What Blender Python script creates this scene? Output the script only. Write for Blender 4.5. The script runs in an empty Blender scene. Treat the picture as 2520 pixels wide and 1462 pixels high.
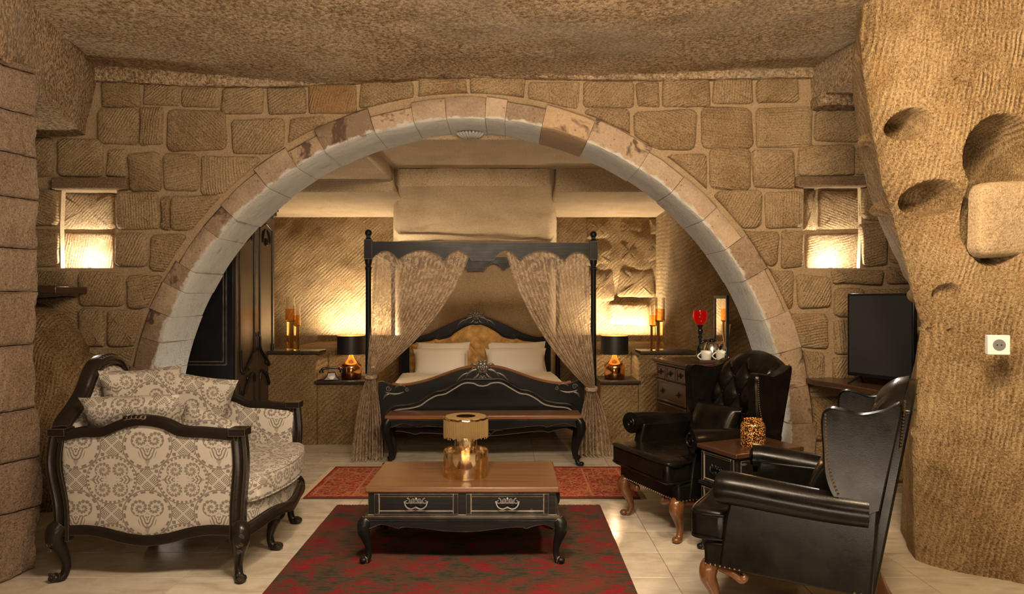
import bpy, math, random
from mathutils import Vector, Matrix, noise
from math import sin, cos, pi, sqrt, atan2, exp
random.seed(7)
SC = bpy.context.scene
COL = SC.collection

# ------------------------------------------------------------------ camera
F, CU, CV, EYE = 1680.0, 1260.0, 731.0, 1.55
cam = bpy.data.cameras.new('camera'); cam.lens = 24; cam.sensor_width = 36; cam.clip_start = .05
camo = bpy.data.objects.new('camera', cam); COL.objects.link(camo)
camo.location = (0, 0, EYE); camo.rotation_euler = (pi/2, 0, 0)
SC.camera = camo
def P(u, v, D):
    return Vector(((u-CU)*D/F, D, EYE-(v-CV)*D/F))
def FL(u, v):
    return P(u, v, F*EYE/(v-CV))

# ------------------------------------------------------------------ world, lights, exposure
w = bpy.data.worlds.new('world'); SC.world = w; w.use_nodes = True
bg = w.node_tree.nodes['Background']; bg.inputs[0].default_value = (1, .80, .58, 1); bg.inputs[1].default_value = .05
SC.view_settings.view_transform = 'Standard'; SC.view_settings.look = 'None'
SC.view_settings.exposure = 0.12; SC.view_settings.gamma = 1.0; SC.view_settings.use_curve_mapping = False
SC.cycles.max_bounces = 8; SC.cycles.diffuse_bounces = 4; SC.cycles.glossy_bounces = 4
SC.cycles.transmission_bounces = 8; SC.cycles.transparent_max_bounces = 16
SC.cycles.sample_clamp_indirect = 6; SC.cycles.caustics_reflective = False; SC.cycles.caustics_refractive = False
SC.cycles.use_denoising = True

def light(name, kind, loc, energy, color=(1, .78, .52), size=.1, sizey=None, target=None, spot=None, blend=.6):
    l = bpy.data.lights.new(name, kind); l.energy = energy; l.color = color
    if kind == 'AREA':
        l.size = size
        if sizey: l.shape = 'RECTANGLE'; l.size_y = sizey
    else:
        l.shadow_soft_size = size
    if kind == 'SPOT': l.spot_size = spot; l.spot_blend = blend
    o = bpy.data.objects.new(name, l); COL.objects.link(o); o.location = loc
    if target is not None:
        o.rotation_euler = (Vector(target)-Vector(loc)).to_track_quat('-Z', 'Y').to_euler()
    return o
WARM = (1, .74, .46)
light('room_downlight', 'SPOT', (-.35, 1.9, 3.1), 190, (1, .81, .60), .12, None, (-.35, 3.75, 0), math.radians(75), 1.0)
light('room_ceiling_light', 'AREA', (.1, 1.9, 3.12), 135, (1, .785, .57), 1.4, .5, (-.2, 5.4, 1.3))
light('room_fill_light', 'AREA', (.5, -.9, 2.6), 38, (1, .785, .57), 1.4, .8, (-.3, 5.0, 1.2))
light('right_room_light', 'AREA', (1.55, 2.15, 3.12), 75, (1, .74, .44), .35, .35, (2.6, 3.75, 1.1))
light('ceiling_fill_light', 'AREA', (0, .9, .15), 120, (1, .785, .57), 2.4, 1.0, (0, 1.3, 3.3))  # added unseen fill lamp low down, brightens the ceiling
# cool uplights sunk in the floor at both feet of the arch, washing its underside
light('arch_uplight', 'SPOT', (-2.62, 5.64, .06), 34, (1, .93, .82), .05, None, (-2.15, 5.64, 2.4), math.radians(110), .8)
light('arch_uplight', 'SPOT', (1.95, 5.64, .06), 30, (1, .93, .82), .05, None, (1.45, 5.64, 2.4), math.radians(110), .8)

# ------------------------------------------------------------------ node helper
class E:
    def __init__(s, nt, v): s.nt = nt; s.v = v
    def op(s, o, b=None, c=None):
        n = s.nt.nodes.new('ShaderNodeMath'); n.operation = o
        for i, x in enumerate((s, b, c)):
            if x is None: continue
            x = x.v if isinstance(x, E) else x
            if isinstance(x, (int, float)): n.inputs[i].default_value = x
            else: s.nt.links.new(x, n.inputs[i])
        return E(s.nt, n.outputs[0])
    def __add__(s, b): return s.op('ADD', b)
    __radd__ = __add__
    def __sub__(s, b): return s.op('SUBTRACT', b)
    def __rsub__(s, b): return s.op('MULTIPLY', -1.0).op('ADD', b)
    def __mul__(s, b): return s.op('MULTIPLY', b)
    __rmul__ = __mul__
    def __truediv__(s, b): return s.op('DIVIDE', b)
    def __lt__(s, b): return s.op('LESS_THAN', b)
    def __gt__(s, b): return s.op('GREATER_THAN', b)
    def abs(s): return s.op('ABSOLUTE')
    def fr(s): return s.op('FRACT')
    def sin(s): return s.op('SINE')
    def sqrt(s): return s.op('SQRT')
    def max(s, b): return s.op('MAXIMUM', b)
    def min(s, b): return s.op('MINIMUM', b)
    def pw(s, b): return s.op('POWER', b)
    def sat(s):
        r = s.op('ADD', 0.0); r.v.node.use_clamp = True; return r

class M:
    """small material builder"""
    def __init__(s, name):
        s.m = bpy.data.materials.new(name); s.m.use_nodes = True; s.nt = s.m.node_tree
        s.b = s.nt.nodes['Principled BSDF']
    def n(s, t, **k):
        nd = s.nt.nodes.new(t)
        for a, b in k.items(): setattr(nd, a, b)
        return nd
    def L(s, a, b):
        if isinstance(a, E): a = a.v
        s.nt.links.new(a, b)
    def set(s, **k):
        for a, v in k.items():
            i = s.b.inputs[a.replace('_', ' ')]
            if isinstance(v, E) or hasattr(v, 'is_linked'): s.L(v, i)
            elif isinstance(v, tuple) and len(v) == 3: i.default_value = (*v, 1)
            else: i.default_value = v
        return s
    def pos(s): return s.n('ShaderNodeNewGeometry').outputs['Position']
    def uv(s): return s.n('ShaderNodeTexCoord').outputs['UV']
    def objc(s): return s.n('ShaderNodeTexCoord').outputs['Object']
    def rnd(s): return E(s.nt, s.n('ShaderNodeObjectInfo').outputs['Random'])
    def xyz(s, v):
        n = s.n('ShaderNodeSeparateXYZ'); s.L(v, n.inputs[0]); return [E(s.nt, o) for o in n.outputs]
    def vec(s, x, y, z):
        n = s.n('ShaderNodeCombineXYZ')
        for i, a in enumerate((x, y, z)):
            if isinstance(a, E): s.L(a, n.inputs[i])
            else: n.inputs[i].default_value = a
        return n.outputs[0]
    def scale(s, v, sc, loc=(0, 0, 0), rot=(0, 0, 0)):
        n = s.n('ShaderNodeMapping'); s.L(v, n.inputs[0]); n.inputs['Scale'].default_value = sc
        n.inputs['Location'].default_value = loc; n.inputs['Rotation'].default_value = rot
        return n.outputs[0]
    def noise(s, v, sc=5, det=4, rough=.55, dist=0):
        n = s.n('ShaderNodeTexNoise'); s.L(v, n.inputs['Vector']); n.inputs['Scale'].default_value = sc
        n.inputs['Detail'].default_value = det; n.inputs['Roughness'].default_value = rough; n.inputs['Distortion'].default_value = dist
        return E(s.nt, n.outputs[0])
    def voro(s, v, sc=5, feat='F1'):
        n = s.n('ShaderNodeTexVoronoi'); n.feature = feat; s.L(v, n.inputs['Vector']); n.inputs['Scale'].default_value = sc
        return E(s.nt, n.outputs['Distance'])
    def ramp(s, f, stops, interp='LINEAR'):
        n = s.n('ShaderNodeValToRGB'); s.L(f, n.inputs[0]); cr = n.color_ramp; cr.interpolation = interp
        while len(cr.elements) < len(stops): cr.elements.new(.5)
        for e, (p, c) in zip(cr.elements, stops):
            e.position = p; e.color = (*c, 1) if isinstance(c, tuple) else (c, c, c, 1)
        return n.outputs[0]
    def mix(s, f, a, b, mode='MIX'):
        n = s.n('ShaderNodeMix'); n.data_type = 'RGBA'; n.blend_type = mode
        for i, x in ((0, f), (6, a), (7, b)):
            if isinstance(x, E): s.L(x, n.inputs[i])
            elif hasattr(x, 'is_linked'): s.L(x, n.inputs[i])
            elif isinstance(x, tuple): n.inputs[i].default_value = (*x, 1)
            else: n.inputs[i].default_value = x
        return n.outputs[2]
    def bump(s, h, dist=.01, strength=1.0):
        n = s.n('ShaderNodeBump'); n.inputs['Strength'].default_value = strength; n.inputs['Distance'].default_value = dist
        s.L(h, n.inputs['Height']); s.L(n.outputs[0], s.b.inputs['Normal']); return s

MT = {}
def stone_mat(key, c_dark, c_mid, c_light, chisel=1.0, rot=None, rough_d=.006, streak=(3, 3, 38), pits=1.0, blotch=2.2, stain=None, grey=None, ridge_f=300.0, grain=85, gw=1.7, bigw=.75):
    m = M(key); pos = m.pos(); r = m.rnd()
    off = m.vec(r*37.0, r*11.0, r*23.0)
    va = m.n('ShaderNodeVectorMath'); va.operation = 'ADD'; m.L(pos, va.inputs[0]); m.L(off, va.inputs[1]); p = va.outputs[0]
    vr = m.n('ShaderNodeVectorRotate'); vr.rotation_type = 'Y_AXIS'; m.L(p, vr.inputs['Vector'])
    if rot is None: m.L((r-.5)*2.6+.5, vr.inputs['Angle'])
    else: vr.inputs['Angle'].default_value = rot
    ps = m.scale(vr.outputs[0], streak)
    st0 = m.noise(ps, 1.0, 3, .5, .4)
    rx_, ry_, rz_ = m.xyz(vr.outputs[0])
    ridge = ((rz_*ridge_f + m.noise(p, 5, 2, .5)*9.0).sin()*.5+.5)*((m.noise(p, 6, 2, .5)-.30)*2.6).sat()
    st = st0*.6 + ridge*.4
    g1 = m.noise(p, grain, 4, .75); med = m.noise(p, 16, 3, .6); big = m.noise(p, blotch, 3, .55)
    pit = m.voro(p, 26); pitm = (m.noise(p, 22, 2) > .62)*1.0
    t = (big-.5)*bigw + (g1-.5)*gw + (st-.4)*.45*chisel + .5 + (r-.5)*.14
    col = m.ramp(t, [(.20, c_dark), (.50, c_mid), (.80, c_light)])
    dk = ((pit < .13)*pitm*.75*pits + (m.noise(p, 105, 1, .5) > .66)*.55*pits).sat()
    col = m.mix(dk, col, tuple(x*.38 for x in c_dark))
    if stain: col = m.mix(((m.noise(p, 1.7, 3, .6, .6)-.60)*9.0).sat()*.55, col, stain)
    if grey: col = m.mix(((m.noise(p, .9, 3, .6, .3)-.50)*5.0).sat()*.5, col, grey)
    m.set(Base_Color=col, Roughness=.9); m.b.inputs['Specular IOR Level'].default_value = .2
    m.bump(st*chisel*1.2 + g1*1.1 + med*.3 - dk*.5, rough_d*3.0); MT[key] = m.m
    return m
stone_mat('tuff_block', (.20, .125, .06), (.36, .25, .135), (.50, .37, .22), 1.0, stain=(.30, .15, .05))
stone_mat('tuff_mortar', (.25, .17, .095), (.37, .265, .155), (.45, .33, .20), .15, rot=.2, rough_d=.004, pits=.2)
stone_mat('tuff_carved', (.19, .11, .045), (.44, .29, .14), (.68, .49, .27), 1.3, rot=1.45, rough_d=.011, streak=(6, 6, 34), stain=(.44, .24, .08))
stone_mat('tuff_ceiling', (.15, .095, .05), (.37, .255, .145), (.60, .45, .285), .25, rot=0, rough_d=.010, streak=(30, 40, 30), grain=42, gw=2.6, bigw=.4, grey=(.38, .33, .24))  # grey patches put the cool light on the ceiling into its colour
stone_mat('tuff_pink', (.26, .17, .11), (.40, .28, .19), (.52, .39, .28), .8, rot=1.5, rough_d=.012, streak=(4, 4, 26))
stone_mat('tuff_bedroom', (.26, .16, .07), (.49, .335, .165), (.66, .49, .28), 1.15, rot=.75, rough_d=.013, streak=(4, 4, 26), ridge_f=165.0)
stone_mat('tuff_smooth', (.33, .24, .14), (.48, .36, .22), (.58, .45, .29), .3, rot=.1, rough_d=.003, stain=(.40, .24, .10), blotch=1.3)
stone_mat('lintel_stone', (.10, .065, .035), (.15, .095, .055), (.22, .15, .09), .5, rot=.0, rough_d=.003)

# arch stones: limewash grey on the intrados creeping ragged on to the face
ARCX, ARCZ, ARR, ARO = -.352, .426, 2.514, 2.70
ARY0, ARY1 = 5.36, 5.90
def arch_mat(key, wash, c1, c2, dark=0.0):
    m = M(key); pos = m.pos(); r = m.rnd(); x, y, z = m.xyz(pos)
    rad = ((x-ARCX)*(x-ARCX) + (z-ARCZ)*(z-ARCZ)).sqrt()
    nz = m.noise(pos, 9, 4, .65); fine = m.noise(pos, 60, 3, .6); bigr = m.noise(pos, 5+dark, 3, .6, .5)
    edge = (rad - (ARR+.036) + (nz-.5)*-.12)
    w_ = ((edge*-1.0)*60.0).sat()
    col = m.ramp(fine*.5+bigr*.5+(r-.5)*.5, [(.3, c1), (.62, c2), (.8, tuple(min(1, q*1.25) for q in c2))])
    if dark: col = m.mix(((bigr-.53)*12.0).sat()*dark, col, (.06, .03, .018))
    pit = m.voro(pos, 24); pk = (pit < .16)*(m.noise(pos, 18, 2) > .55)
    col = m.mix(pk*.7, col, (.08, .05, .03))
    wcol = m.ramp(fine*.4+nz*.6, [(.25, tuple(q*.72 for q in wash)), (.5, wash), (.75, tuple(min(1, q*1.12) for q in wash))])
    wk = (m.noise(m.scale(pos, (1, 14, 1)), 6, 3, .6) > .69)
    wcol = m.mix(wk*.5, wcol, (.15, .12, .09))
    m.set(Base_Color=m.mix(w_, col, wcol), Roughness=.88)
    m.bump(nz*1.0+fine*.4-pk*.6, .012); MT[key] = m.m
GREYW = (.40, .385, .345)
arch_mat('arch_stone', GREYW, (.18, .125, .08), (.33, .245, .165))
arch_mat('arch_stone_scorched', GREYW, (.17, .115, .07), (.32, .23, .15), .9)
arch_mat('arch_stone_bare', (.25, .165, .09), (.26, .165, .09), (.40, .28, .17), .8)

def simple(key, col, rough=.5, metal=0.0, spec=.5, bumpn=None, coat=0.0, emit=None):
    m = M(key); m.set(Base_Color=col, Roughness=rough, Metallic=metal, Specular_IOR_Level=spec)
    if coat: m.set(Coat_Weight=coat, Coat_Roughness=.12)
    if bumpn: m.bump(m.noise(m.objc(), bumpn[0], 3, .55), bumpn[1])
    if emit:
        m.b.inputs['Emission Color'].default_value = (*emit[0], 1); m.b.inputs['Emission Strength'].default_value = emit[1]
    MT[key] = m.m; return m

def painted(key, col, wear=(.42, .34, .25), amount=.7, rough=.34, radius=.006):
    """black paint rubbed through along the edges"""
    m = M(key); bv = m.n('ShaderNodeBevel'); bv.samples = 4; bv.inputs['Radius'].default_value = radius
    g = m.n('ShaderNodeNewGeometry'); d = m.n('ShaderNodeVectorMath'); d.operation = 'DOT_PRODUCT'
    m.L(bv.outputs[0], d.inputs[0]); m.L(g.outputs['Normal'], d.inputs[1])
    e = (1.0 - E(m.nt, d.outputs['Value']))
    nz = m.noise(m.objc(), 9, 3, .6)
    mask = ((e*7.0 - .42 + (nz-.5)*1.6)).sat()*amount
    streak = m.noise(m.scale(m.objc(), (3, 3, 60)), 1, 3)
    base = m.mix(((m.noise(m.objc(), 3, 2)-.4)*1.6).sat(), col, tuple(q*1.7 for q in col))
    m.set(Specular_IOR_Level=.22, Base_Color=m.mix(mask, base, wear), Roughness=m.ramp(nz, [(.2, rough*.8), (.8, rough*1.3)]))
    m.bump(streak, .0006); MT[key] = m.m
painted('black_paint', (.006, .006, .0065))
painted('black_paint_worn', (.007, .007, .007), (.50, .40, .28), .9, .32, .008)
painted('sofa_wood', (.012, .009, .007), (.30, .22, .14), .45, .24, .006)
simple('carving', (.17, .16, .145), .34, .6)
simple('carving_bright', (.34, .32, .28), .42, .35)
simple('pewter', (.22, .21, .20), .42, .8)
simple('brass_tack', (.45, .33, .18), .3, 1)
simple('dark_iron', (.02, .018, .016), .4, .6)

def wood(key, c1, c2, rough=.28, sc=(1.2, 22, 22), coat=.3):
    m = M(key); p = m.scale(m.objc(), sc); nz = m.noise(p, 1.6, 5, .6, .6); fine = m.noise(m.scale(m.objc(), (sc[0]*4, sc[1]*5, sc[2]*5)), 2, 3)
    m.set(Base_Color=m.ramp(nz*.75+fine*.25, [(.3, c1), (.65, c2)]), Roughness=rough, Coat_Weight=coat, Coat_Roughness=.2)
    m.bump(fine, .0004); MT[key] = m.m
wood('table_wood', (.085, .036, .013), (.17, .078, .030), .32)
wood('trim_wood', (.11, .042, .014), (.22, .095, .035), .3)
wood('leg_wood', (.085, .030, .009), (.16, .062, .020), .25, (10, 10, 1.5))
wood('side_wood', (.030, .012, .007), (.056, .024, .012), .28)
wood('shelf_wood', (.03, .015, .008), (.06, .03, .015), .35)

def leather(key, c, rough, bump=.0004):
    m = M(key); o = m.objc(); v = m.voro(o, 220); nz = m.noise(o, 7, 4, .6)
    m.set(Base_Color=m.ramp(nz, [(.3, tuple(q*.6 for q in c)), (.7, tuple(q*1.5 for q in c))]), Roughness=m.ramp(nz, [(.3, rough*.75), (.7, rough*1.25)]))
    m.set(Specular_IOR_Level=.19); m.bump(v*.25+nz*2.0, bump); MT[key] = m.m
leather('black_leather', (.0045, .0038, .003), .27)
leather('gold_leather', (.56, .345, .125), .40)

# damask
def damask(key, base, ink, su=.39, sv=.37, contrast=.85):
    m = M(key); u, v, _ = m.xyz(m.uv())
    pu, pv = u/su, v/sv
    def cell(ou, ov):
        fx = (pu+ou).fr()-.5; fy = (pv+ov).fr()-.5
        return fx, fy
    def motif(fx, fy):
        ax = fx.abs()
        r = (fx*fx+fy*fy).sqrt(); a = fy.op('ARCTAN2', ax)
        comb = ((a*17.0).sin() > -.25)
        ring = (((r-.345).abs() < .007) + ((r-.318).abs() < .016)*comb).min(1.0)
        # pair of spirals below the centre
        sx = ax-.105; sy = fy+.085; rs = (sx*sx+sy*sy).sqrt(); ts = sy.op('ARCTAN2', sx)
        sp = ((rs*13.0 - ts/(2*pi)).fr()-.5).abs()
        combs = ((ts*11.0).sin() > -.35)
        spm = ((sp < .10) + (sp > .12)*(sp < .30)*combs)*(rs < .128)
        # palmette above
        qy = fy-.06; qr = (ax*ax*1.8+qy*qy).sqrt(); qa = qy.op('ARCTAN2', ax)
        pal = ((qr*17.0+(qa*3.0).sin()*.25).fr() < .42)*(qr < .175)*(fy > .035)
        # top leaf
        ly = fy-.225; lf = (ax*2.2+ly.abs()); leaf = (((lf*34.0).fr() < .5)*(lf < .075))
        return (ring + spm + pal + leaf).min(1.0), r
    def motif4(fx, fy):
        ax, ay = fx.abs(), fy.abs()
        r = (fx*fx+fy*fy).sqrt(); a = fy.op('ARCTAN2', fx)
        comb = ((a*34.0).sin() > -.1)
        ring = (((r-.352).abs() < .006) + ((r-.328).abs() < .015)*comb).min(1.0)
        sx = ax-.115; sy = ay-.135; rs = (sx*sx+sy*sy).sqrt(); ts = sy.op('ARCTAN2', sx)
        sp = ((rs*13.0 + ts/(2*pi)).fr()-.5).abs(); combs = ((ts*12.0).sin() > -.3)
        spm = ((sp < .09) + (sp > .13)*(sp < .33)*combs)*(rs < .118)
        qx = ax-.10; qr = (qx*qx+ay*ay*2.0).sqrt(); qa = ay.op('ARCTAN2', qx)
        pal = ((qr*21.0+(qa*3.0).sin()*.25).fr() < .45)*(qr < .16)*(ax > .11)*(rs > .12)
        leafx = (((ax-.262).abs()*1.0+ay*2.0)); leaf = ((leafx*36.0).fr() < .55)*(leafx < .055)
        return (ring + spm + pal + leaf).min(1.0), r
    fx, fy = cell(0, 0); m1, r1 = motif4(fx, fy)
    gx, gy = cell(.5, .5); m2, r2 = motif(gx, gy*-1.0)
    def filler(ou, ov):
        hx, hy = cell(ou, ov); d = hx.abs()+hy.abs()*1.05; k = (hx.abs()-hy.abs()).abs()
        dia = ((d*30.0).fr() < .55)*(d < .20)*(k > .018)
        dots = (((hx*62.0).sin()*(hy*62.0).sin()) > .05)*(d > .20)*(d < .30)
        return dia+dots
    out = ((r1 > .358)*(r2 > .352))
    pat = (m1*(r1 < .358) + m2*(r2 < .352) + out*(filler(.5, 0)+filler(0, .5)).min(1.0)).min(1.0)
    weave = m.noise(m.uv(), 420, 2, .5)
    pat = pat*(contrast-.25+weave*.5)
    c = m.mix(pat.sat(), base, ink)
    m.set(Base_Color=c, Roughness=.85, Sheen_Weight=.04); m.bump(weave*.6+pat*.5, .0012)
    MT[key] = m.m
damask('damask_fabric', (.40, .36, .305), (.115, .095, .078))

# rugs
def rug1():
    m = M('rug_overdyed'); o = m.objc(); st = m.scale(o, (5.0, 22, 1)); st2 = m.scale(o, (14, 80, 1))
    a = m.noise(st, 1.5, 5, .65, .5); b = m.noise(st2, 1.6, 3, .6); c = m.noise(o, 2.2, 3, .6)
    mx, my, _ = m.xyz(o)
    # faded garden lattice under the overdye
    lat = (((mx*9.0).sin()*(my*9.0).sin()).abs()); lat2 = (mx*30.0).sin()*(my*30.0).sin()
    t = a*.55+b*.46+lat*.09+lat2*.04-.075
    col = m.ramp(t, [(.36, (.030, .028, .020)), (.47, (.060, .046, .030)), (.525, (.13, .012, .014)), (.60, (.21, .011, .020)), (.72, (.21, .034, .019))])
    col = m.mix(((c-.48)*5.0).sat()*.4, col, (.16, .030, .018))
    m.set(Base_Color=col, Roughness=.95, Specular_IOR_Level=.1); m.bump(b+m.noise(o, 260, 2)*.6, .003); MT['rug_overdyed'] = m.m
def rug2():
    m = M('rug_persian'); o = m.objc(); x, y, z = m.xyz(o)
    q = m.noise(m.scale(o, (6, 8, 1)), 2.0, 3, .6, 1.8); q2 = m.noise(m.scale(o, (3, 4, 1)), 1.5, 2, .5)
    vor = m.voro(m.scale(o, (8, 10, 1)), 1.6, 'DISTANCE_TO_EDGE')
    line = ((q-.5).abs() < .030).max(vor < .06)
    red = m.ramp(q2, [(.35, (.23, .012, .014)), (.6, (.33, .028, .020)), (.7, (.19, .060, .028))])
    col = m.mix(line*.55, red, (.40, .27, .12))
    col = m.mix(((q-.62)*14.0).sat()*.8, col, (.10, .10, .06))
    dx = 1.317-x.abs(); dy = .49-y.abs()
    e = dx.min(dy)
    bord = (e < .045); bl = ((e-.075).abs() < .007).max(((x.abs()-.93).abs() < .008)*(e > .08)) 
    col = m.mix(bord, col, (.27, .022, .018)); col = m.mix(bl*.8, col, (.42, .18, .12)); col = m.mix((dy < .018), col, (.05, .045, .03))
    m.set(Base_Color=col, Roughness=.95, Specular_IOR_Level=.1); m.bump(q+m.noise(o, 300, 2)*.5, .003); MT['rug_persian'] = m.m
rug1(); rug2()
simple('rug_fringe', (.42, .33, .20), .95)

def tile():
    m = M('marble_tile'); p = m.pos(); r = m.rnd()
    va = m.n('ShaderNodeVectorMath'); va.operation = 'ADD'; m.L(p, va.inputs[0]); m.L(m.vec(r*9.0, r*21.0, 0.0), va.inputs[1])
    a = m.noise(m.scale(va.outputs[0], (1.0, 3.2, 1)), 1.9, 5, .62, 1.0); b = m.noise(va.outputs[0], 9, 4, .6)
    col = m.ramp(a*.75+b*.25+(r-.5)*.05, [(.33, (.38, .32, .235)), (.50, (.52, .455, .36)), (.66, (.61, .55, .455))])
    m.set(Base_Color=col, Roughness=m.ramp(b, [(.3, .10), (.7, .22)]), Specular_IOR_Level=.5)
    m.bump(a, .001); MT['marble_tile'] = m.m
tile()
simple('grout', (.50, .42, .31), .8)

# lace
def lace():
    m = M('lace'); u, v, _ = m.xyz(m.uv()); uvv = m.uv()
    fl = m.voro(uvv, 17); flower = ((fl*60.0).sin() > .1)*(fl < .36)
    vine = ((m.noise(uvv, 9, 2, .5, 1.4)-.5).abs() < .05)
    net = (((u*900.0).sin()*(v*900.0).sin()) > 0.0)
    dens = (flower*.30 + vine*.20 + .58 + net*.06).min(.95)
    t = m.n('ShaderNodeBsdfTransparent'); d = m.n('ShaderNodeBsdfDiffuse'); tl = m.n('ShaderNodeBsdfTranslucent')
    c = m.ramp(dens, [(.55, (.46, .34, .23)), (.95, (.74, .62, .48))])
    m.L(c, d.inputs[0]); m.L(c, tl.inputs[0])
    mx = m.n('ShaderNodeMixShader'); mx.inputs[0].default_value = .4; m.L(d.outputs[0], mx.inputs[1]); m.L(tl.outputs[0], mx.inputs[2])
    m2 = m.n('ShaderNodeMixShader'); m.L(dens, m2.inputs[0]); m.L(t.outputs[0], m2.inputs[1]); m.L(mx.outputs[0], m2.inputs[2])
    m.L(m2.outputs[0], m.nt.nodes['Material Output'].inputs['Surface']); MT['lace'] = m.m
lace()

def glass(key, col, rough=.02, ior=1.3):
    m = M(key); m.set(Base_Color=col, Roughness=rough, Transmission_Weight=1.0, IOR=ior); MT[key] = m.m
glass('clear_glass', (1, .98, .94)); glass('amber_glass', (.95, .66, .32)); glass('champagne_glass', (1, .80, .50), .03)
glass('red_glass', (.50, .008, .006), .08)
MT['red_glass'].node_tree.nodes['Principled BSDF'].inputs['Emission Color'].default_value = (1, .02, .01, 1)
MT['red_glass'].node_tree.nodes['Principled BSDF'].inputs['Emission Strength'].default_value = .10
simple('copper', (.75, .36, .14), .16, 1.0)
simple('mirror_gold', (.80, .56, .28), .10, 1.0)
def mercury():
    m = M('champagne_mirror'); nz_ = m.noise(m.scale(m.objc(), (1, 1, .35)), 16, 4, .7, .6)
    m.set(Base_Color=(.97, .86, .62), Roughness=.10, Metallic=1.0); m.bump(m.noise(m.objc(), 5, 2), .004)
    t = m.n('ShaderNodeBsdfTransparent'); t.inputs[0].default_value = (1, .80, .50, 1)
    x = m.n('ShaderNodeMixShader'); m.L(m.ramp(nz_, [(.40, .30), (.60, .75)]), x.inputs[0]); m.L(t.outputs[0], x.inputs[1]); m.L(m.b.outputs[0], x.inputs[2])
    m.L(x.outputs[0], m.nt.nodes['Material Output'].inputs['Surface']); MT['champagne_mirror'] = m.m
mercury()
simple('shade_black', (.012, .011, .012), .45); simple('shade_gold', (.8, .5, .2), .35, .6)
simple('fringe_gold', (.21, .135, .05), .6)
simple('white_linen', (.88, .85, .80), .85, bumpn=(5, .01)); simple('bakelite', (.008, .008, .009), .12)
simple('white_plastic', (.75, .74, .72), .35); simple('grey_plastic', (.16, .16, .16), .5)
simple('tv_black', (.006, .006, .007), .22); simple('tv_screen', (.022, .023, .025), .35, spec=.35)
simple('porcelain', (.78, .76, .70), .18); simple('steel', (.62, .58, .52), .2, 1.0)
simple('dark_slab', (.035, .024, .016), .35); simple('mirror', (.9, .9, .9), .03, 1.0)
simple('reed', (.42, .24, .10), .7); simple('diffuser_oil', (.75, .40, .08), .1)
simple('bulb', (1, .8, .5), .4, emit=((1, .72, .40), 30)); simple('flame', (1, .6, .2), .4, emit=((1, .55, .18), 40))
simple('spot_lens', (1, .9, .7), .4, emit=((1, .85, .62), 20)); simple('rock_black', (.03, .02, .014), .9)
simple('wardrobe_satin', (.062, .043, .028), .30, .3, .8)
simple('wax', (.72, .62, .45), .6)
def mosaic():
    m = M('amber_mosaic'); v = m.voro(m.objc(), 120); d = (v > .43)
    m.set(Base_Color=m.mix(d, (.85, .42, .10), (.03, .015, .006)), Roughness=.2, Metallic=.3)
    nz = m.noise(m.objc(), 40, 2)
    m.L(m.mix(d, (1, .36, .06), (.02, .006, .001)), m.b.inputs['Emission Color']); m.L(m.ramp(nz, [(.4, .10), (.65, 1.0)]), m.b.inputs['Emission Strength'])
    m.bump(d*1.0, .002)
    t = m.n('ShaderNodeBsdfTransparent'); t.inputs[0].default_value = (1, .6, .22, 1)
    x = m.n('ShaderNodeMixShader'); m.L((d*.5+.5), x.inputs[0]); m.L(t.outputs[0], x.inputs[1]); m.L(m.b.outputs[0], x.inputs[2])
    m.L(x.outputs[0], m.nt.nodes['Material Output'].inputs['Surface']); MT['amber_mosaic'] = m.m
mosaic()
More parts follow.
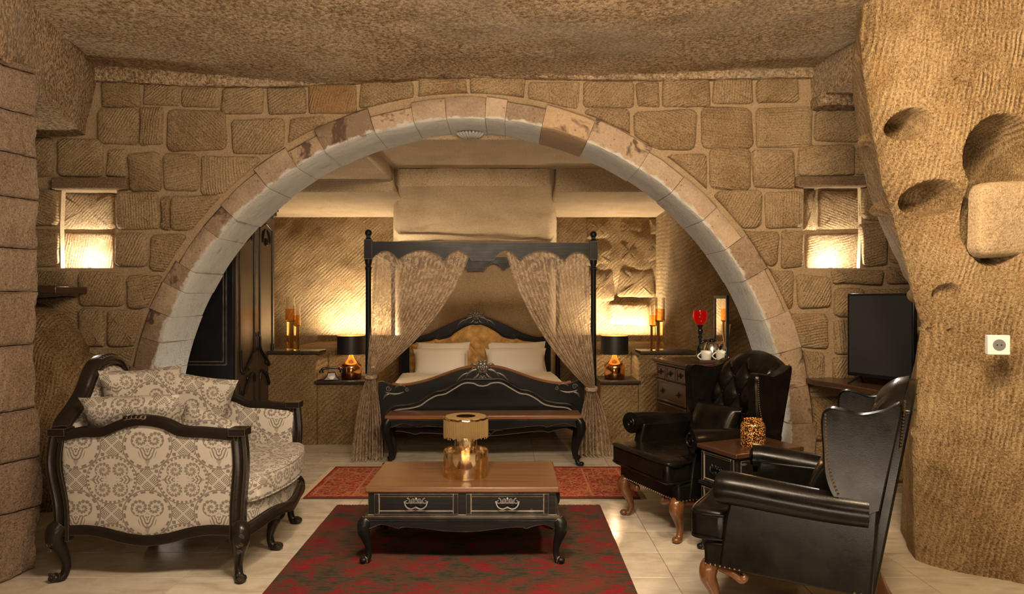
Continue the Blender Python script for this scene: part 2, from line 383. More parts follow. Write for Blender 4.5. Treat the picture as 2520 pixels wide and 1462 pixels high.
# ------------------------------------------------------------------ mesh helpers
class MB:
    def __init__(s): s.v = []; s.f = []; s.mi = []; s.k = 0
    def add(s, vs, fs):
        o = len(s.v); s.v += [tuple(p) for p in vs]; s.f += [tuple(i+o for i in f) for f in fs]; s.mi += [s.k]*len(fs); return s
    def box(s, x0, x1, y0, y1, z0, z1):
        v = [(x, y, z) for z in (z0, z1) for y in (y0, y1) for x in (x0, x1)]
        return s.add(v, [(0, 2, 3, 1), (4, 5, 7, 6), (0, 1, 5, 4), (2, 6, 7, 3), (0, 4, 6, 2), (1, 3, 7, 5)])
    def prism(s, pts, axis, a0, a1):
        """2-D outline extruded along axis ('x': pts are (y,z); 'y': (x,z); 'z': (x,y))"""
        def mk(p, a): return {'x': (a, p[0], p[1]), 'y': (p[0], a, p[1]), 'z': (p[0], p[1], a)}[axis]
        n = len(pts); v = [mk(p, a0) for p in pts]+[mk(p, a1) for p in pts]
        f = [(i, (i+1) % n, n+(i+1) % n, n+i) for i in range(n)]
        return s.add(v, f+[tuple(range(n))[::-1], tuple(range(n, 2*n))])
    def strip(s, top, bot, axis, a0, a1):
        """a board between two open curves of equal length (quads, robust for curvy outlines)"""
        def mk(p, a): return {'x': (a, p[0], p[1]), 'y': (p[0], a, p[1]), 'z': (p[0], p[1], a)}[axis]
        n = len(top); v = []
        for p, q in zip(top, bot): v += [mk(p, a0), mk(p, a1), mk(q, a1), mk(q, a0)]
        f = []
        for i in range(n-1):
            a, b = 4*i, 4*i+4
            f += [(a, a+1, b+1, b), (a+1, a+2, b+2, b+1), (a+2, a+3, b+3, b+2), (a+3, a, b, b+3)]
        return s.add(v, f+[(3, 2, 1, 0), (4*n-4, 4*n-3, 4*n-2, 4*n-1)])
    def tube(s, path, rad, n=8, sx=1.0, sy=1.0, up=None, prof=None, closed=False):
        path = [Vector(p) for p in path]; m = len(path)
        if isinstance(rad, (int, float)): rad = [rad]*m
        vs = []; prevn = None
        for i, p in enumerate(path):
            t = (path[(i+1) % m if closed else min(i+1, m-1)]-path[i-1 if (i or closed) else 0]).normalized()
            if prevn is None:
                a = Vector(up) if up else (Vector((0, 0, 1)) if abs(t.z) < .9 else Vector((1, 0, 0)))
            else: a = Vector(up) if up else prevn
            nn = (a-t*a.dot(t))
            if nn.length < 1e-6: nn = Vector((0, 1, 0))-t*t.y
            nn.normalize(); prevn = nn; bb = t.cross(nn)
            if prof: vs += [p+nn*(q[1]*rad[i])+bb*(q[0]*rad[i]) for q in prof]
            else: vs += [p+nn*(cos(2*pi*j/n)*rad[i]*sy)+bb*(sin(2*pi*j/n)*rad[i]*sx) for j in range(n)]
        if prof: n = len(prof)
        fs = [(i*n+j, i*n+(j+1) % n, ((i+1) % m)*n+(j+1) % n, ((i+1) % m)*n+j) for i in range(m if closed else m-1) for j in range(n)]
        if not closed: fs += [tuple(range(n))[::-1], tuple(range((m-1)*n, m*n))]
        return s.add(vs, fs)
    def lathe(s, prof, n=24, c=(0, 0, 0), cap=True):
        vs = [(c[0]+r*cos(2*pi*j/n), c[1]+r*sin(2*pi*j/n), c[2]+z) for r, z in prof for j in range(n)]
        m = len(prof); fs = [(i*n+j, i*n+(j+1) % n, (i+1)*n+(j+1) % n, (i+1)*n+j) for i in range(m-1) for j in range(n)]
        if cap: fs += [tuple(range(n))[::-1], tuple(range((m-1)*n, m*n))]
        return s.add(vs, fs)
    def grid(s, fn, nu, nv, wrap=False):
        vs = [fn(i/nu, j/nv) for j in range(nv+1) for i in range(nu+1)]
        return s.add(vs, [(j*(nu+1)+i, j*(nu+1)+i+1, (j+1)*(nu+1)+i+1, (j+1)*(nu+1)+i) for j in range(nv) for i in range(nu)])
    def ball(s, c, r, sx=1, sy=1, sz=1, n=10, m=6, e1=1.0, e2=1.0, rot=None):
        c = Vector(c)
        def pw(a, e): return math.copysign(abs(a)**e, a)
        vs = []; fs = []
        for i in range(m+1):
            t = -pi/2+pi*i/m
            for j in range(n):
                a = 2*pi*j/n
                p = Vector((r*sx*pw(cos(t), e1)*pw(cos(a), e2), r*sy*pw(cos(t), e1)*pw(sin(a), e2), r*sz*pw(sin(t), e1)))
                if rot is not None: p = rot @ p
                vs.append(c+p)
        fs = [(i*n+j, i*n+(j+1) % n, (i+1)*n+(j+1) % n, (i+1)*n+j) for i in range(m) for j in range(n)]
        return s.add(vs, fs)
    def xf(s, mat, start=0):
        s.v = s.v[:start]+[tuple(mat @ Vector(p)) for p in s.v[start:]]; return s

def obj(name, mb, mat, parent=None, smooth=40, bevel=0, seg=2, subsurf=0, uv=False, loc=None, rot=None, kind=None, weld=False):
    me = bpy.data.meshes.new(name); me.from_pydata(mb.v, [], mb.f)
    mats = mat if isinstance(mat, (list, tuple)) else [mat]
    for q in mats: me.materials.append(MT[q])
    if len(mats) > 1: me.polygons.foreach_set('material_index', mb.mi)
    if weld:
        import bmesh
        b = bmesh.new(); b.from_mesh(me); bmesh.ops.remove_doubles(b, verts=b.verts, dist=1e-5); b.to_mesh(me); b.free()
    if uv:
        l = me.uv_layers.new(name='UVMap')
        for p in me.polygons:
            n = p.normal; ax = max(range(3), key=lambda i: abs(n[i]))
            for li in p.loop_indices:
                c = me.vertices[me.loops[li].vertex_index].co
                l.data[li].uv = [(c[1], c[2]), (c[0], c[2]), (c[1], c[0])][ax]
    if smooth:
        me.polygons.foreach_set('use_smooth', [True]*len(me.polygons)); me.set_sharp_from_angle(angle=math.radians(smooth))
    me.update(); me.validate()
    o = bpy.data.objects.new(name, me); COL.objects.link(o); o.parent = parent
    if loc is not None: o.location = loc
    if rot is not None: o.rotation_euler = rot
    if bevel:
        b = o.modifiers.new('bevel', 'BEVEL'); b.width = bevel; b.segments = seg; b.limit_method = 'ANGLE'; b.angle_limit = math.radians(40)
    if subsurf:
        q = o.modifiers.new('subsurf', 'SUBSURF'); q.levels = subsurf; q.render_levels = subsurf
    if kind: o['kind'] = kind
    return o
def tag(o, label, cat, group=None, kind=None):
    o['label'] = label; o['category'] = cat
    if group: o['group'] = group
    if kind: o['kind'] = kind
    return o
def thing(name, label, cat, loc=(0, 0, 0), rz=0, group=None):
    o = bpy.data.objects.new(name, None); COL.objects.link(o); o.location = loc; o.rotation_euler = (0, 0, rz); o.empty_display_size = .1
    return tag(o, label, cat, group)
def struct(name, mb, mat, label, cat, **k):
    return tag(obj(name, mb, mat, **k), label, cat, kind='structure')
def sharecopy(src, name, parent, loc=None, rot=None, mw=None):
    c = bpy.data.objects.new(name, src.data); COL.objects.link(c); c.parent = parent
    if loc is not None: c.location = loc
    if rot is not None: c.rotation_euler = rot
    for md in src.modifiers:
        q = c.modifiers.new(md.name, md.type)
        if md.type == 'BEVEL': q.width = md.width; q.segments = md.segments; q.limit_method = md.limit_method; q.angle_limit = md.angle_limit
        if md.type == 'SUBSURF': q.levels = md.levels; q.render_levels = md.render_levels
    return c
def copy_tree(o, parent=None):
    c = o.copy(); COL.objects.link(c); c.parent = parent
    for ch in list(o.children): copy_tree(ch, c)
    return c
def lerp(xs, ys, x):
    if x <= xs[0]: return ys[0]
    for a, b, p, q in zip(xs, xs[1:], ys, ys[1:]):
        if x <= b:
            t = (x-a)/(b-a); return p+(q-p)*t
    return ys[-1]
def crv(pts, n=40):
    """Catmull-Rom through 2-D / 3-D points"""
    pts = [Vector(p) for p in pts]; m = len(pts)-1; out = []
    for k in range(n+1):
        t = k/n*m; i = min(int(t), m-1); f = t-i
        p0, p1, p2, p3 = pts[max(i-1, 0)], pts[i], pts[i+1], pts[min(i+2, m)]
        out.append(.5*((2*p1)+(p2-p0)*f+(2*p0-5*p1+4*p2-p3)*f*f+(3*p1-p0-3*p2+p3)*f**3))
    return out
def nz(x, y, z=0, s=1.0): return noise.noise(Vector((x*s, y*s, z*s)))
def fbm(x, y, z=0, s=1.0): return nz(x, y, z, s)+.5*nz(x, y, z+7, 2.1*s)+.25*nz(x, y, z+13, 4.3*s)
def spiral(c, r0, turns, sgn, a0, ax=('x', 'z'), r1=.1, n=22, off=0):
    out = []
    for i in range(n+1):
        t = i/n; r = r0*(1-t*(1-r1)); a = a0+sgn*turns*2*pi*t
        p = [c[0], c[1], c[2]]; p['xyz'.index(ax[0])] += r*cos(a); p['xyz'.index(ax[1])] += r*sin(a); out.append(p)
    return out

# ------------------------------------------------------------------ floor
TX, TY, FX0, FY0 = .677, .372, .89, 4.143
g = MB(); g.box(-4.6, 4.6, -2.5, 9.8, -.06, -.012)
floor = struct('floor', g, 'grout', 'polished cream marble tile floor running through the arch', 'floor', smooth=0)
t0 = MB(); t0.box(-TX/2+.0015, TX/2-.0015, -TY/2+.0015, TY/2-.0015, -.014, 0)
proto = None
for i in range(-7, 4):
    for j in range(-7, 15):
        cx, cy = FX0+(i+.5)*TX, FY0+(j+.5)*TY
        if abs(cx) > 4.2: continue
        if proto is None: proto = obj('tile', t0, 'marble_tile', floor, smooth=0, bevel=.0012, seg=1, loc=(cx, cy, 0))
        else: sharecopy(proto, 'tile', floor, (cx, cy, 0))

# ------------------------------------------------------------------ arch wall
WY = 5.40
def wall_from_outline(name, outer, holes, y0, y1, mat, label):
    cu = bpy.data.curves.new(name+'_outline', 'CURVE'); cu.dimensions = '2D'; cu.fill_mode = 'BOTH'; cu.extrude = (y1-y0)/2
    for pl in [outer]+holes:
        s = cu.splines.new('POLY'); s.points.add(len(pl)-1); s.use_cyclic_u = True
        for q, p in zip(s.points, pl): q.co = (p[0], p[1], 0, 1)
    t = bpy.data.objects.new('tmp', cu); COL.objects.link(t)
    dg = bpy.context.evaluated_depsgraph_get(); me = bpy.data.meshes.new_from_object(t.evaluated_get(dg))
    bpy.data.objects.remove(t); bpy.data.curves.remove(cu)
    me.transform(Matrix.Translation((0, (y0+y1)/2, 0)) @ Matrix.Rotation(pi/2, 4, 'X'))
    me.materials.clear(); me.materials.append(MT[mat]); me.name = name
    o = bpy.data.objects.new(name, me); COL.objects.link(o)
    return tag(o, label, 'wall', kind='structure')
def wp(u, v, D=WY): p = P(u, v, D); return (p.x, p.z)
outer = [(-4.3, -.02), (-4.3, 3.7), (4.0, 3.7), (4.0, -.02)]
RR = ARR+.07
a1 = math.asin((-.02-ARCZ)/RR)
outer += [(ARCX+RR*cos(a1+(pi-2*a1)*k/60), ARCZ+RR*sin(a1+(pi-2*a1)*k/60)) for k in range(61)]
nicheL = [wp(152, 462), wp(288, 462), wp(284, 560), wp(279, 660), wp(150, 660), wp(148, 560)]
nicheR = [wp(1978, 450), wp(2118, 452), wp(2120, 560), wp(2116, 660), wp(1982, 660), wp(1976, 560)]
wall_mid = wall_from_outline('wall_middle', outer, [nicheL, nicheR], WY, WY+.05, 'tuff_mortar', 'tuff block wall with a wide round arch opening')
wall_rear_face = wall_from_outline('wall_middle_rear', outer, [], WY+.40, WY+.46, 'tuff_mortar', 'bedroom side face of the arch wall')
# closed back of the two lit niches
for x_first, pl in ((True, nicheL), (False, nicheR)):
    xs = [p[0] for p in pl]; zs = [p[1] for p in pl]; g = MB()
    wide = .20 if x_first else .03; wide2 = .03 if x_first else .20
    x0, x1, z0, z1 = min(xs)-wide, max(xs)+wide2, min(zs), max(zs); ya, yb = WY+.045, WY+.30
    g.box(x0, x1, yb, yb+.05, z0-.05, z1+.05); g.box(x0-.04, x0, ya, yb+.02, z0-.05, z1+.05); g.box(x1, x1+.04, ya, yb+.02, z0-.05, z1+.05)
    g.box(x0, x1, ya, yb+.02, z0-.05, z0); g.box(x0, x1, ya, yb+.02, z1, z1+.05)
    obj('niche_lining', g, 'tuff_mortar', wall_mid, smooth=0)

def stone(outline, y, depth, parent, mat='tuff_block', name='stone', inset=.018, dirv=None):
    """cushion-faced block: outline in (x,z); front towards -y"""
    c = Vector((sum(p[0] for p in outline)/len(outline), sum(p[1] for p in outline)/len(outline)))
    pts = [Vector(p) for p in outline]; n = len(pts)
    def ring(ins, yy, jit=0):
        out = []
        for p in pts:
            d = c-p; l = d.length; q = p+d*(min(ins, l*.6)/max(l, 1e-4))
            out.append((q.x, yy+(random.uniform(-jit, jit)), q.y))
        return out
    v = ring(-.006, y+.03)+ring(0, y-depth*.45)+ring(inset*.5, y-depth*.82, .002)+ring(inset*1.6, y-depth, .004)+ring(inset*4.5, y-depth*1.06, .006)
    v.append((c.x, y-depth*1.08, c.y))
    f = [(r*n+i, r*n+(i+1) % n, (r+1)*n+(i+1) % n, (r+1)*n+i) for r in range(4) for i in range(n)]
    f += [(4*n+i, 4*n+(i+1) % n, 5*n) for i in range(n)]
    g = MB(); g.add([(p[0]-c.x, p[1]-y, p[2]-c.y) for p in v], f)
    return obj(name, g, mat, parent, smooth=50, loc=(c.x, y, c.y))
def rrect(x0, z0, x1, z1, r=None, per=4, jit=.006):
    w_, h_ = x1-x0, z1-z0; r = r or min(w_, h_)*random.uniform(.09, .19); out = []
    sk = [(random.uniform(-1, 1)*.02, random.uniform(-1, 1)*.02) for _ in range(4)]
    cs = [(x1-r, z1-r, 0), (x0+r, z1-r, pi/2), (x0+r, z0+r, pi), (x1-r, z0+r, 1.5*pi)]
    for (cx, cz, a0), s_ in zip(cs, sk):
        for k in range(per+1):
            a = a0+pi/2*k/per; out.append((cx+r*cos(a)+s_[0]*.5+random.uniform(-jit, jit)*.5, cz+r*sin(a)+s_[1]*.5+random.uniform(-jit, jit)*.5))
    # extra points on the long edges
    res = []
    for i, p in enumerate(out):
        q = out[(i+1) % len(out)]; res.append(p); L = math.hypot(q[0]-p[0], q[1]-p[1])
        k = int(L/.09)
        for j in range(1, k+1):
            t = j/(k+1); res.append((p[0]+(q[0]-p[0])*t+random.uniform(-jit, jit)*.6, p[1]+(q[1]-p[1])*t+random.uniform(-jit, jit)*.6))
    return res
rects = [
 # top course
 (255,206,345,260),(355,212,440,258),(449,218,537,263),(550,221,647,281),(662,221,754,281),(765,213,876,280),(888,203,1019,262),
 (1032,197,1148,250),(1161,194,1289,245),(1303,202,1422,264),(1436,202,1558,264),(1568,204,1620,261),(1632,197,1744,261),(1754,197,1848,256),(1862,197,1960,252),
 # second course
 (243,268,345,357),(351,268,402,358),(412,272,555,371),(573,295,700,378),(714,292,800,350),
 (1440,269,1550,345),(1562,274,1711,369),(1724,266,1850,366),(1863,266,1996,361),(2006,276,2125,348),
 # third
 (40,339,134,436),(147,342,253,432),(268,369,310,434),(321,379,398,468),(408,379,486,470),(499,387,640,478),
 (1640,382,1736,470),(1746,365,1843,466),(1853,372,1952,463),(1964,361,2098,432),(2103,362,2180,430),
 # fourth
 (30,470,146,556),(290,476,392,564),(424,484,540,568),(400,484,418,566),(1756,472,1871,560),(1883,472,1974,560),(2120,462,2200,545),
 (30,568,144,657),(288,577,362,657),(372,577,460,664),(1815,572,1913,653),(1923,570,1976,657),(2121,552,2180,653),(2188,560,2260,645),
 (40,668,178,703),(197,671,305,752),(317,677,400,757),(1870,668,1950,760),(1961,680,2040,757),(2048,665,2170,699),(2180,659,2250,697),
 (30,735,190,850),(200,761,258,850),(268,765,352,850),(1930,771,2035,857),(2052,712,2120,780),(2052,790,2120,870),(2130,712,2240,800),(2130,810,2250,900),
 (212,861,340,908),(1952,866,2028,962),(2050,880,2130,960),(60,862,200,960),(210,918,332,1010),(1965,975,2080,1080),(2092,972,2230,1070),
 (80,972,198,1080),(205,1020,330,1110),(1975,1092,2100,1190),(2110,1085,2240,1180)]
def push_arch(ol, r):
    out = []
    for x, z in ol:
        d = math.hypot(x-ARCX, z-ARCZ)
        if d < r: x, z = ARCX+(x-ARCX)/d*r, ARCZ+(z-ARCZ)/d*r
        out.append((x, z))
    return out
for (u0, v0, u1, v1) in rects:
    x0, z1 = wp(u0, v0); x1, z0 = wp(u1, v1)
    ol = push_arch(rrect(x0-.004, z0-.004, x1+.004, z1+.004), ARO+.035)
    stone(ol, WY, random.uniform(.026, .042), wall_mid)
# stones inside the niches
for (u0, v0, u1, v1) in [(150,474,286,562),(148,572,284,664),(1978,470,2006,566),(2013,470,2122,562),(1980,574,2120,664)]:
    x0, z1 = wp(u0, v0, WY+.30); x1, z0 = wp(u1, v1, WY+.30)
    stone(rrect(x0, z0, x1, z1), WY+.30, .04, wall_mid)
# lintels over the niches, ledge slab
g = MB(); a = P(128, 437, WY-.05); b = P(313, 466, WY-.05); g.box(a.x, b.x, WY-.07, WY+.01, b.z, a.z)
struct('trim_1', g, 'lintel_stone', 'dark stone lintel above the lit niche beside the sofa', 'lintel', bevel=.012, smooth=40)
g = MB(); a = P(1957, 434, WY-.05); b = P(2137, 459, WY-.05); g.box(a.x, b.x, WY-.07, WY+.01, b.z, a.z)
struct('trim_2', g, 'lintel_stone', 'dark stone lintel above the lit niche over the television', 'lintel', bevel=.012, smooth=40)
# voussoirs
jo = [(318,900),(338,825),(366,757),(396,690),(428,640),(490,548),(540,503),(630,423),(702,363),(776,322),(905,266),(1012,255),(1096,252),(1197,243),(1249,248),(1344,268),(1457,316),(1592,383),(1682,437),(1757,515),(1808,598),(1866,672),(1908,778),(1943,862)]
ang = sorted([atan2(1082-v, u-1150) for u, v in jo])
ang = [-.16, ang[0]-.22, ang[0]-.11]+ang+[ang[-1]+.10, ang[-1]+.20, pi+.16]
nk = len(ang)-1
for k in range(nk):
    A0, A1 = ang[k]+.0005, ang[k+1]-.0005; ro = ARO+random.uniform(-.04, .035)+(.03 if ang[k] < .6 else 0); ya = ARY0-random.uniform(-.016, .022)
    ri = ARR+random.uniform(-.004, .006); ns = max(3, int((A1-A0)/.035)); rows = 7; g = MB(); vs = []
    sec = [(ri, ARY1), (ri, (ya+ARY1)/2), (ri+.002, ya+.03), (ri+.016, ya+.004), ((ri+ro)/2, ya-.004), (ro-.018, ya+.004), (ro, ya+.03), (ro, WY+.08)]
    for i in range(ns+1):
        t = A0+(A1-A0)*i/ns
        e = 1.0 if 0 < i < ns else 0.0
        for q, (r_, y_) in enumerate(sec):
            j = 0 if q in (0, 7) else 1
            dr = fbm(t*5, r_*4, k, 2.2)*.010*j*(1 if q != 1 else .5); dy = fbm(t*5, r_*4, k+30, 3.0)*.012*j*(q in (3, 4, 5))
            y2 = y_+dy+(0 if e else (.006 if q in (3, 4, 5) else 0))*.5
            vs.append((ARCX+(r_+dr)*cos(t), y2, ARCZ+(r_+dr)*sin(t)))
    m_ = len(sec); f = [(i*m_+q, (i+1)*m_+q, (i+1)*m_+q+1, i*m_+q+1) for i in range(ns) for q in range(m_-1)]
    f += [tuple(range(m_)), tuple(range(ns*m_, (ns+1)*m_))[::-1]]
    g.add(vs, f)
    mid = (A0+A1)/2; uu = 1150+845*cos(mid)
    mt = 'arch_stone_bare' if abs(uu-1400) < 50 else ('arch_stone_scorched' if (abs(uu-1525) < 70 or abs(uu-515) < 30 or abs(uu-960) < 50 or random.random() < .35) else 'arch_stone')
    obj('arch_stone', g, mt, wall_mid, smooth=45)

# carved shell under the crown of the arch
g = MB()
for k in range(-4, 5):
    a = k*.20; g.tube(crv([(ARCX+.02*sin(a), 5.86, ARCZ+ARR-.004), (ARCX+.075*sin(a), 5.86-.08*cos(a), ARCZ+ARR-.020), (ARCX+.15*sin(a), 5.86-.17*cos(a), ARCZ+ARR-.012)], 8), [.006, .010, .014, .017, .019, .020, .019, .016, .010], 8)
obj('shell_carving', g, 'arch_stone', wall_mid, smooth=60)

# ------------------------------------------------------------------ ceiling of the living room
eu = [-400, 215, 400, 640, 790, 950, 1100, 1300, 1480, 1700, 2000, 2120, 2900]
ev = [150, 160, 172, 194, 205, 197, 186, 186, 184, 178, 165, 160, 150]
bv_ = [190, 197, 208, 214, 209, 199, 189, 192, 195, 196, 190, 190, 190]
def ceil_z(x, y):
    yl = 5.32; u = CU+x*F/yl; ze = EYE+(CV-lerp(eu, ev, u))*yl/F
    k = min(1, max(0, (yl-y)/1.3)); k = k*k*(3-2*k)
    return ze*(1-k)+3.27*k+.014*fbm(x, y, 3, .6)*k+.006*fbm(x, y, 9, 4)
g = MB()
def cf(s, t):
    x = -4.2+8.2*s
    if t < .9:
        y = .2+(5.32-.2)*(t/.9); y += .03*nz(x, 0, 5, 2.2)*(t/.9); return (x, y, ceil_z(x, y))
    k = (t-.9)/.1; y = 5.32+.03*nz(x, 0, 5, 2.2); z0 = ceil_z(x, y); u = CU+x*F/5.35; zb = EYE+(CV-lerp(eu, bv_, u))*5.35/F
    if k <= .61: q = k/.6; return (x, y+.02*q+.008*fbm(x, q, 1, 9), z0+(zb-z0)*q+.006*fbm(x, q, 1, 12))
    q = (k-.6)/.4; return (x, y+.02+(5.5-y-.02)*q, zb)
g.grid(cf, 164, 100)
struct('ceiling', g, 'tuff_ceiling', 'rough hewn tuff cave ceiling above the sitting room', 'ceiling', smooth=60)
# rock beam along the left side
g = MB()
def bl(s, t):
    y = 1.2+4.25*t; xb = -3.36+(5.38-y)*.355; xt = -3.22+(5.3-y)*.336
    n_ = .02*fbm(y, s*2, 4, 1.6)
    if s < .4: q = s/.4; return (-4.4+(xb+4.4)*q, y, 2.83+n_*q)
    q = (s-.4)/.6; return (xb+(xt-xb)*q+n_, y, 2.83+(3.42-2.83)*q)
g.grid(bl, 30, 70)
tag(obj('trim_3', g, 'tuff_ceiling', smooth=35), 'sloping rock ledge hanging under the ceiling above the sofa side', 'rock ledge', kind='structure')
# small rock beam at the right
g = MB()
def br(s, t):
    y = 3.95+1.5*t; xb = 2.37+(5.38-y)*.03; n_ = .015*fbm(y, s*2, 8, 2)
    if s < .4: q = s/.4; return (3.6+(xb-3.6)*q, y, 3.09+.03*(y-5.4)+n_)
    q = (s-.4)/.6; return (xb-.02*q+n_, y, 3.09+.03*(y-5.4)+.36*q)
g.grid(br, 24, 40)
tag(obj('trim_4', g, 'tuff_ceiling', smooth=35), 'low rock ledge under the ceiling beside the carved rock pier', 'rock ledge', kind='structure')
g = MB(); g.box(2.36, 3.7, 5.2, 5.44, 3.02, 3.12)
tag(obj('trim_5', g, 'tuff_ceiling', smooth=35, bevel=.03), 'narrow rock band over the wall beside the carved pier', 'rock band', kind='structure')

# ------------------------------------------------------------------ left pier of big blocks
g = MB(); g.prism([(-2.80, 3.84), (-3.05, 3.1), (-3.5, 1.0), (-4.4, -2.4), (-4.6, -2.4), (-4.6, 4.3), (-2.95, 4.2)], 'z', -.02, 2.88)
wl = struct('wall_left', g, 'tuff_pink', 'pinkish masonry pier of large worn blocks beside the sofa', 'wall', smooth=0)
zc = 0.0; row = 0
while zc < 2.84:
    h = random.choice([.24, .30, .36, .28]); h = min(h, 2.86-zc)
    yy = 3.90; first = True
    while yy > 2.2:
        L = random.uniform(.34, .62); y1 = yy; y0 = yy-L
        g = MB()
        def bf(s, t, y0=y0, y1=y1, zc=zc, h=h, first=first):
            y = y0+(y1-y0)*s; z = zc+.002+(h-.004)*t
            ex = min(s, 1-s)*(y1-y0); ez = min(t, 1-t)*h; e_ = min(1, min(ex, ez)/.022); e_ = sqrt(max(0, e_*(2-e_)))
            x = -2.76+(y-3.84)*.30
            return (x+.025+.022*e_+.034*fbm(y, z*.5, 2, 4)+.012*fbm(y*1.6, z*.5, 5, 14)+.005*fbm(y, z, 8, 38), y, z)
        g.grid(bf, 30, 24)
        def be(s, t, y1=y1, zc=zc, h=h):
            q = bf(1, t); return (q[0]-.5*s, y1+.10*sin(s*2.6)*.5+.02*fbm(s, t*h+zc, 3, 5), q[2])
        if first: g.grid(be, 12, 24)
        obj('block', g, 'tuff_pink', wl, smooth=50); yy = y0-.01; first = False
    zc += h

# boulder-like buttress and its shelf behind the sofa
g = MB()
def bo(s, t):
    z = 1.56*t; a = -.2+1.95*s
    r = lerp([0, .5, .85, 1.1, 1.25, 1.45, 1.5], [.92, .88, .84, .78, .70, .52, .3], z)*1.0
    return (-4.05+r*cos(a*.9-.2)*1.0+.03*fbm(a, z, 2, 3), 5.42-r*.66*sin(a*.9+.1)+.03*fbm(a, z, 6, 3), z)
g.grid(bo, 50, 50)
tag(obj('rock_buttress', g, 'tuff_carved', smooth=60), 'rounded carved rock buttress under the dark ledge slab behind the sofa', 'rock', kind='structure')
g = MB(); a = P(40, 706, 5.2); b = P(180, 722, 5.2); g.box(a.x-.3, b.x, 5.0, 5.41, b.z, a.z)
struct('trim_6', g, 'shelf_wood', 'dark wooden ledge slab on the wall behind the sofa', 'ledge', bevel=.006, smooth=30)

# ------------------------------------------------------------------ right carved rock pier
vv = [-60, 0, 100, 215, 300, 400, 450, 540, 640, 710, 800, 860, 1000, 1150, 1400, 1420]
uc = [2160, 2158, 2150, 2165, 2180, 2195, 2203, 2235, 2262, 2278, 2302, 2290, 2292, 2280, 2290, 2290]
uf = [2110, 2108, 2098, 2103, 2112, 2132, 2145, 2172, 2218, 2250, 2280, 2258, 2240, 2225, 2222, 2222]
rock_holes = [(2240, 305, .088, .082, .28, 1), (2290, 488, .115, .095, .24, 1), (2357, 724, .055, .060, .06, 1), (2282, 1078, .05, .05, .045, 1), (2478, 378, .17, .21, .46, 0), (2480, 520, .16, .28, .16, 0),
              (2335, 208, .018, .018, .03, 1), (2377, 213, .018, .016, .03, 1), (2330, 815, .012, .012, .03, 1), (2372, 817, .012, .012, .03, 1)]
rh = []
for (u, v, rx, rz_, dp, r_) in rock_holes:
    D = 3.86-(u-2290)*.22*3.8/F/.4*.0; D = 3.84-max(0, (u-2300))*.0011
    q = P(u, v, D); rh.append((q.x, q.z, rx, rz_, dp))
def rockpt(s, z):
    v = CV+(EYE-z)*F/3.9
    xc = (lerp(vv, uc, v)-CU)*3.93/F; xf = (lerp(vv, uf, v)-CU)*4.42/F
    pl = [(xf+.45, 4.62), (xf+.08, 4.55), (xf, 4.42), (xc-.03, 4.02), (xc+.06, 3.86), (xc+.30, 3.72), (2.9, 3.58), (3.6, 3.2), (4.4, 2.0)]
    return crv_at(pl, s)
def crv_at(pts, t):
    m = len(pts)-1; t *= m; i = min(int(t), m-1); f = t-i
    g0, g1, g2, g3 = pts[max(i-1, 0)], pts[i], pts[i+1], pts[min(i+2, m)]
    r = []
    for k in (0, 1):
        p0, p1, p2, p3 = g0[k], g1[k], g2[k], g3[k]
        cr = .5*((2*p1)+(p2-p0)*f+(2*p0-5*p1+4*p2-p3)*f*f+(3*p1-p0-3*p2+p3)*f**3); ln = p1+(p2-p1)*f
        r.append(cr*.45+ln*.55)
    return r
g = MB()
def rk(s, t):
    z = -.02+3.45*t; x, y = rockpt(s, z)
    n_ = .022*fbm(x, z, 2, 1.4)+.008*fbm(x, z, 4, 7)+.004*fbm(x*5, z, 3, 11)
    y += n_; x += .02*fbm(y, z, 8, 2)
    if y < 4.15:
        for hx, hz, rx, rz_, dp in rh:
            d = ((x-hx)/rx)**2+((z-hz)/rz_)**2
            if d < 1.5:
                k = max(0, 1-d/1.15)
                if dp > .4 or dp == .16: k = min(1, k*2.4)
                else: k = min(1, k*1.5)
                y += dp*k*k*(3-2*k)
    return (x, y, z)
g.grid(rk, 420, 430)
wr = struct('wall_right', g, 'tuff_carved', 'golden carved rock pier with bored holes beside the armchair', 'wall', smooth=70)
q0 = P(2432, 440, 3.62); q1 = P(2580, 630, 3.62)
stone(rrect(q0.x, q1.z, q1.x, q0.z, .07, 5, .004), 3.74, .06, wr, 'tuff_smooth', 'infill_block')

# the rest of the room behind the photographer
g = MB(); g.box(-4.6, 4.6, -2.5, -2.4, -.02, 3.4)
struct('wall_front', g, 'tuff_block', 'plain tuff wall closing the sitting room opposite the arch', 'wall', smooth=0)
g = MB(); g.box(-4.6, 4.6, -2.45, .24, 3.27, 3.40)
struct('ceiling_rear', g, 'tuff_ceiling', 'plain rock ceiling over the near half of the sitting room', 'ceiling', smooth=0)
g = MB(); g.box(4.35, 4.6, -2.45, 2.2, -.02, 3.4)
struct('wall_right_rear', g, 'tuff_block', 'plain tuff side wall continuing the rock pier', 'wall', smooth=0)
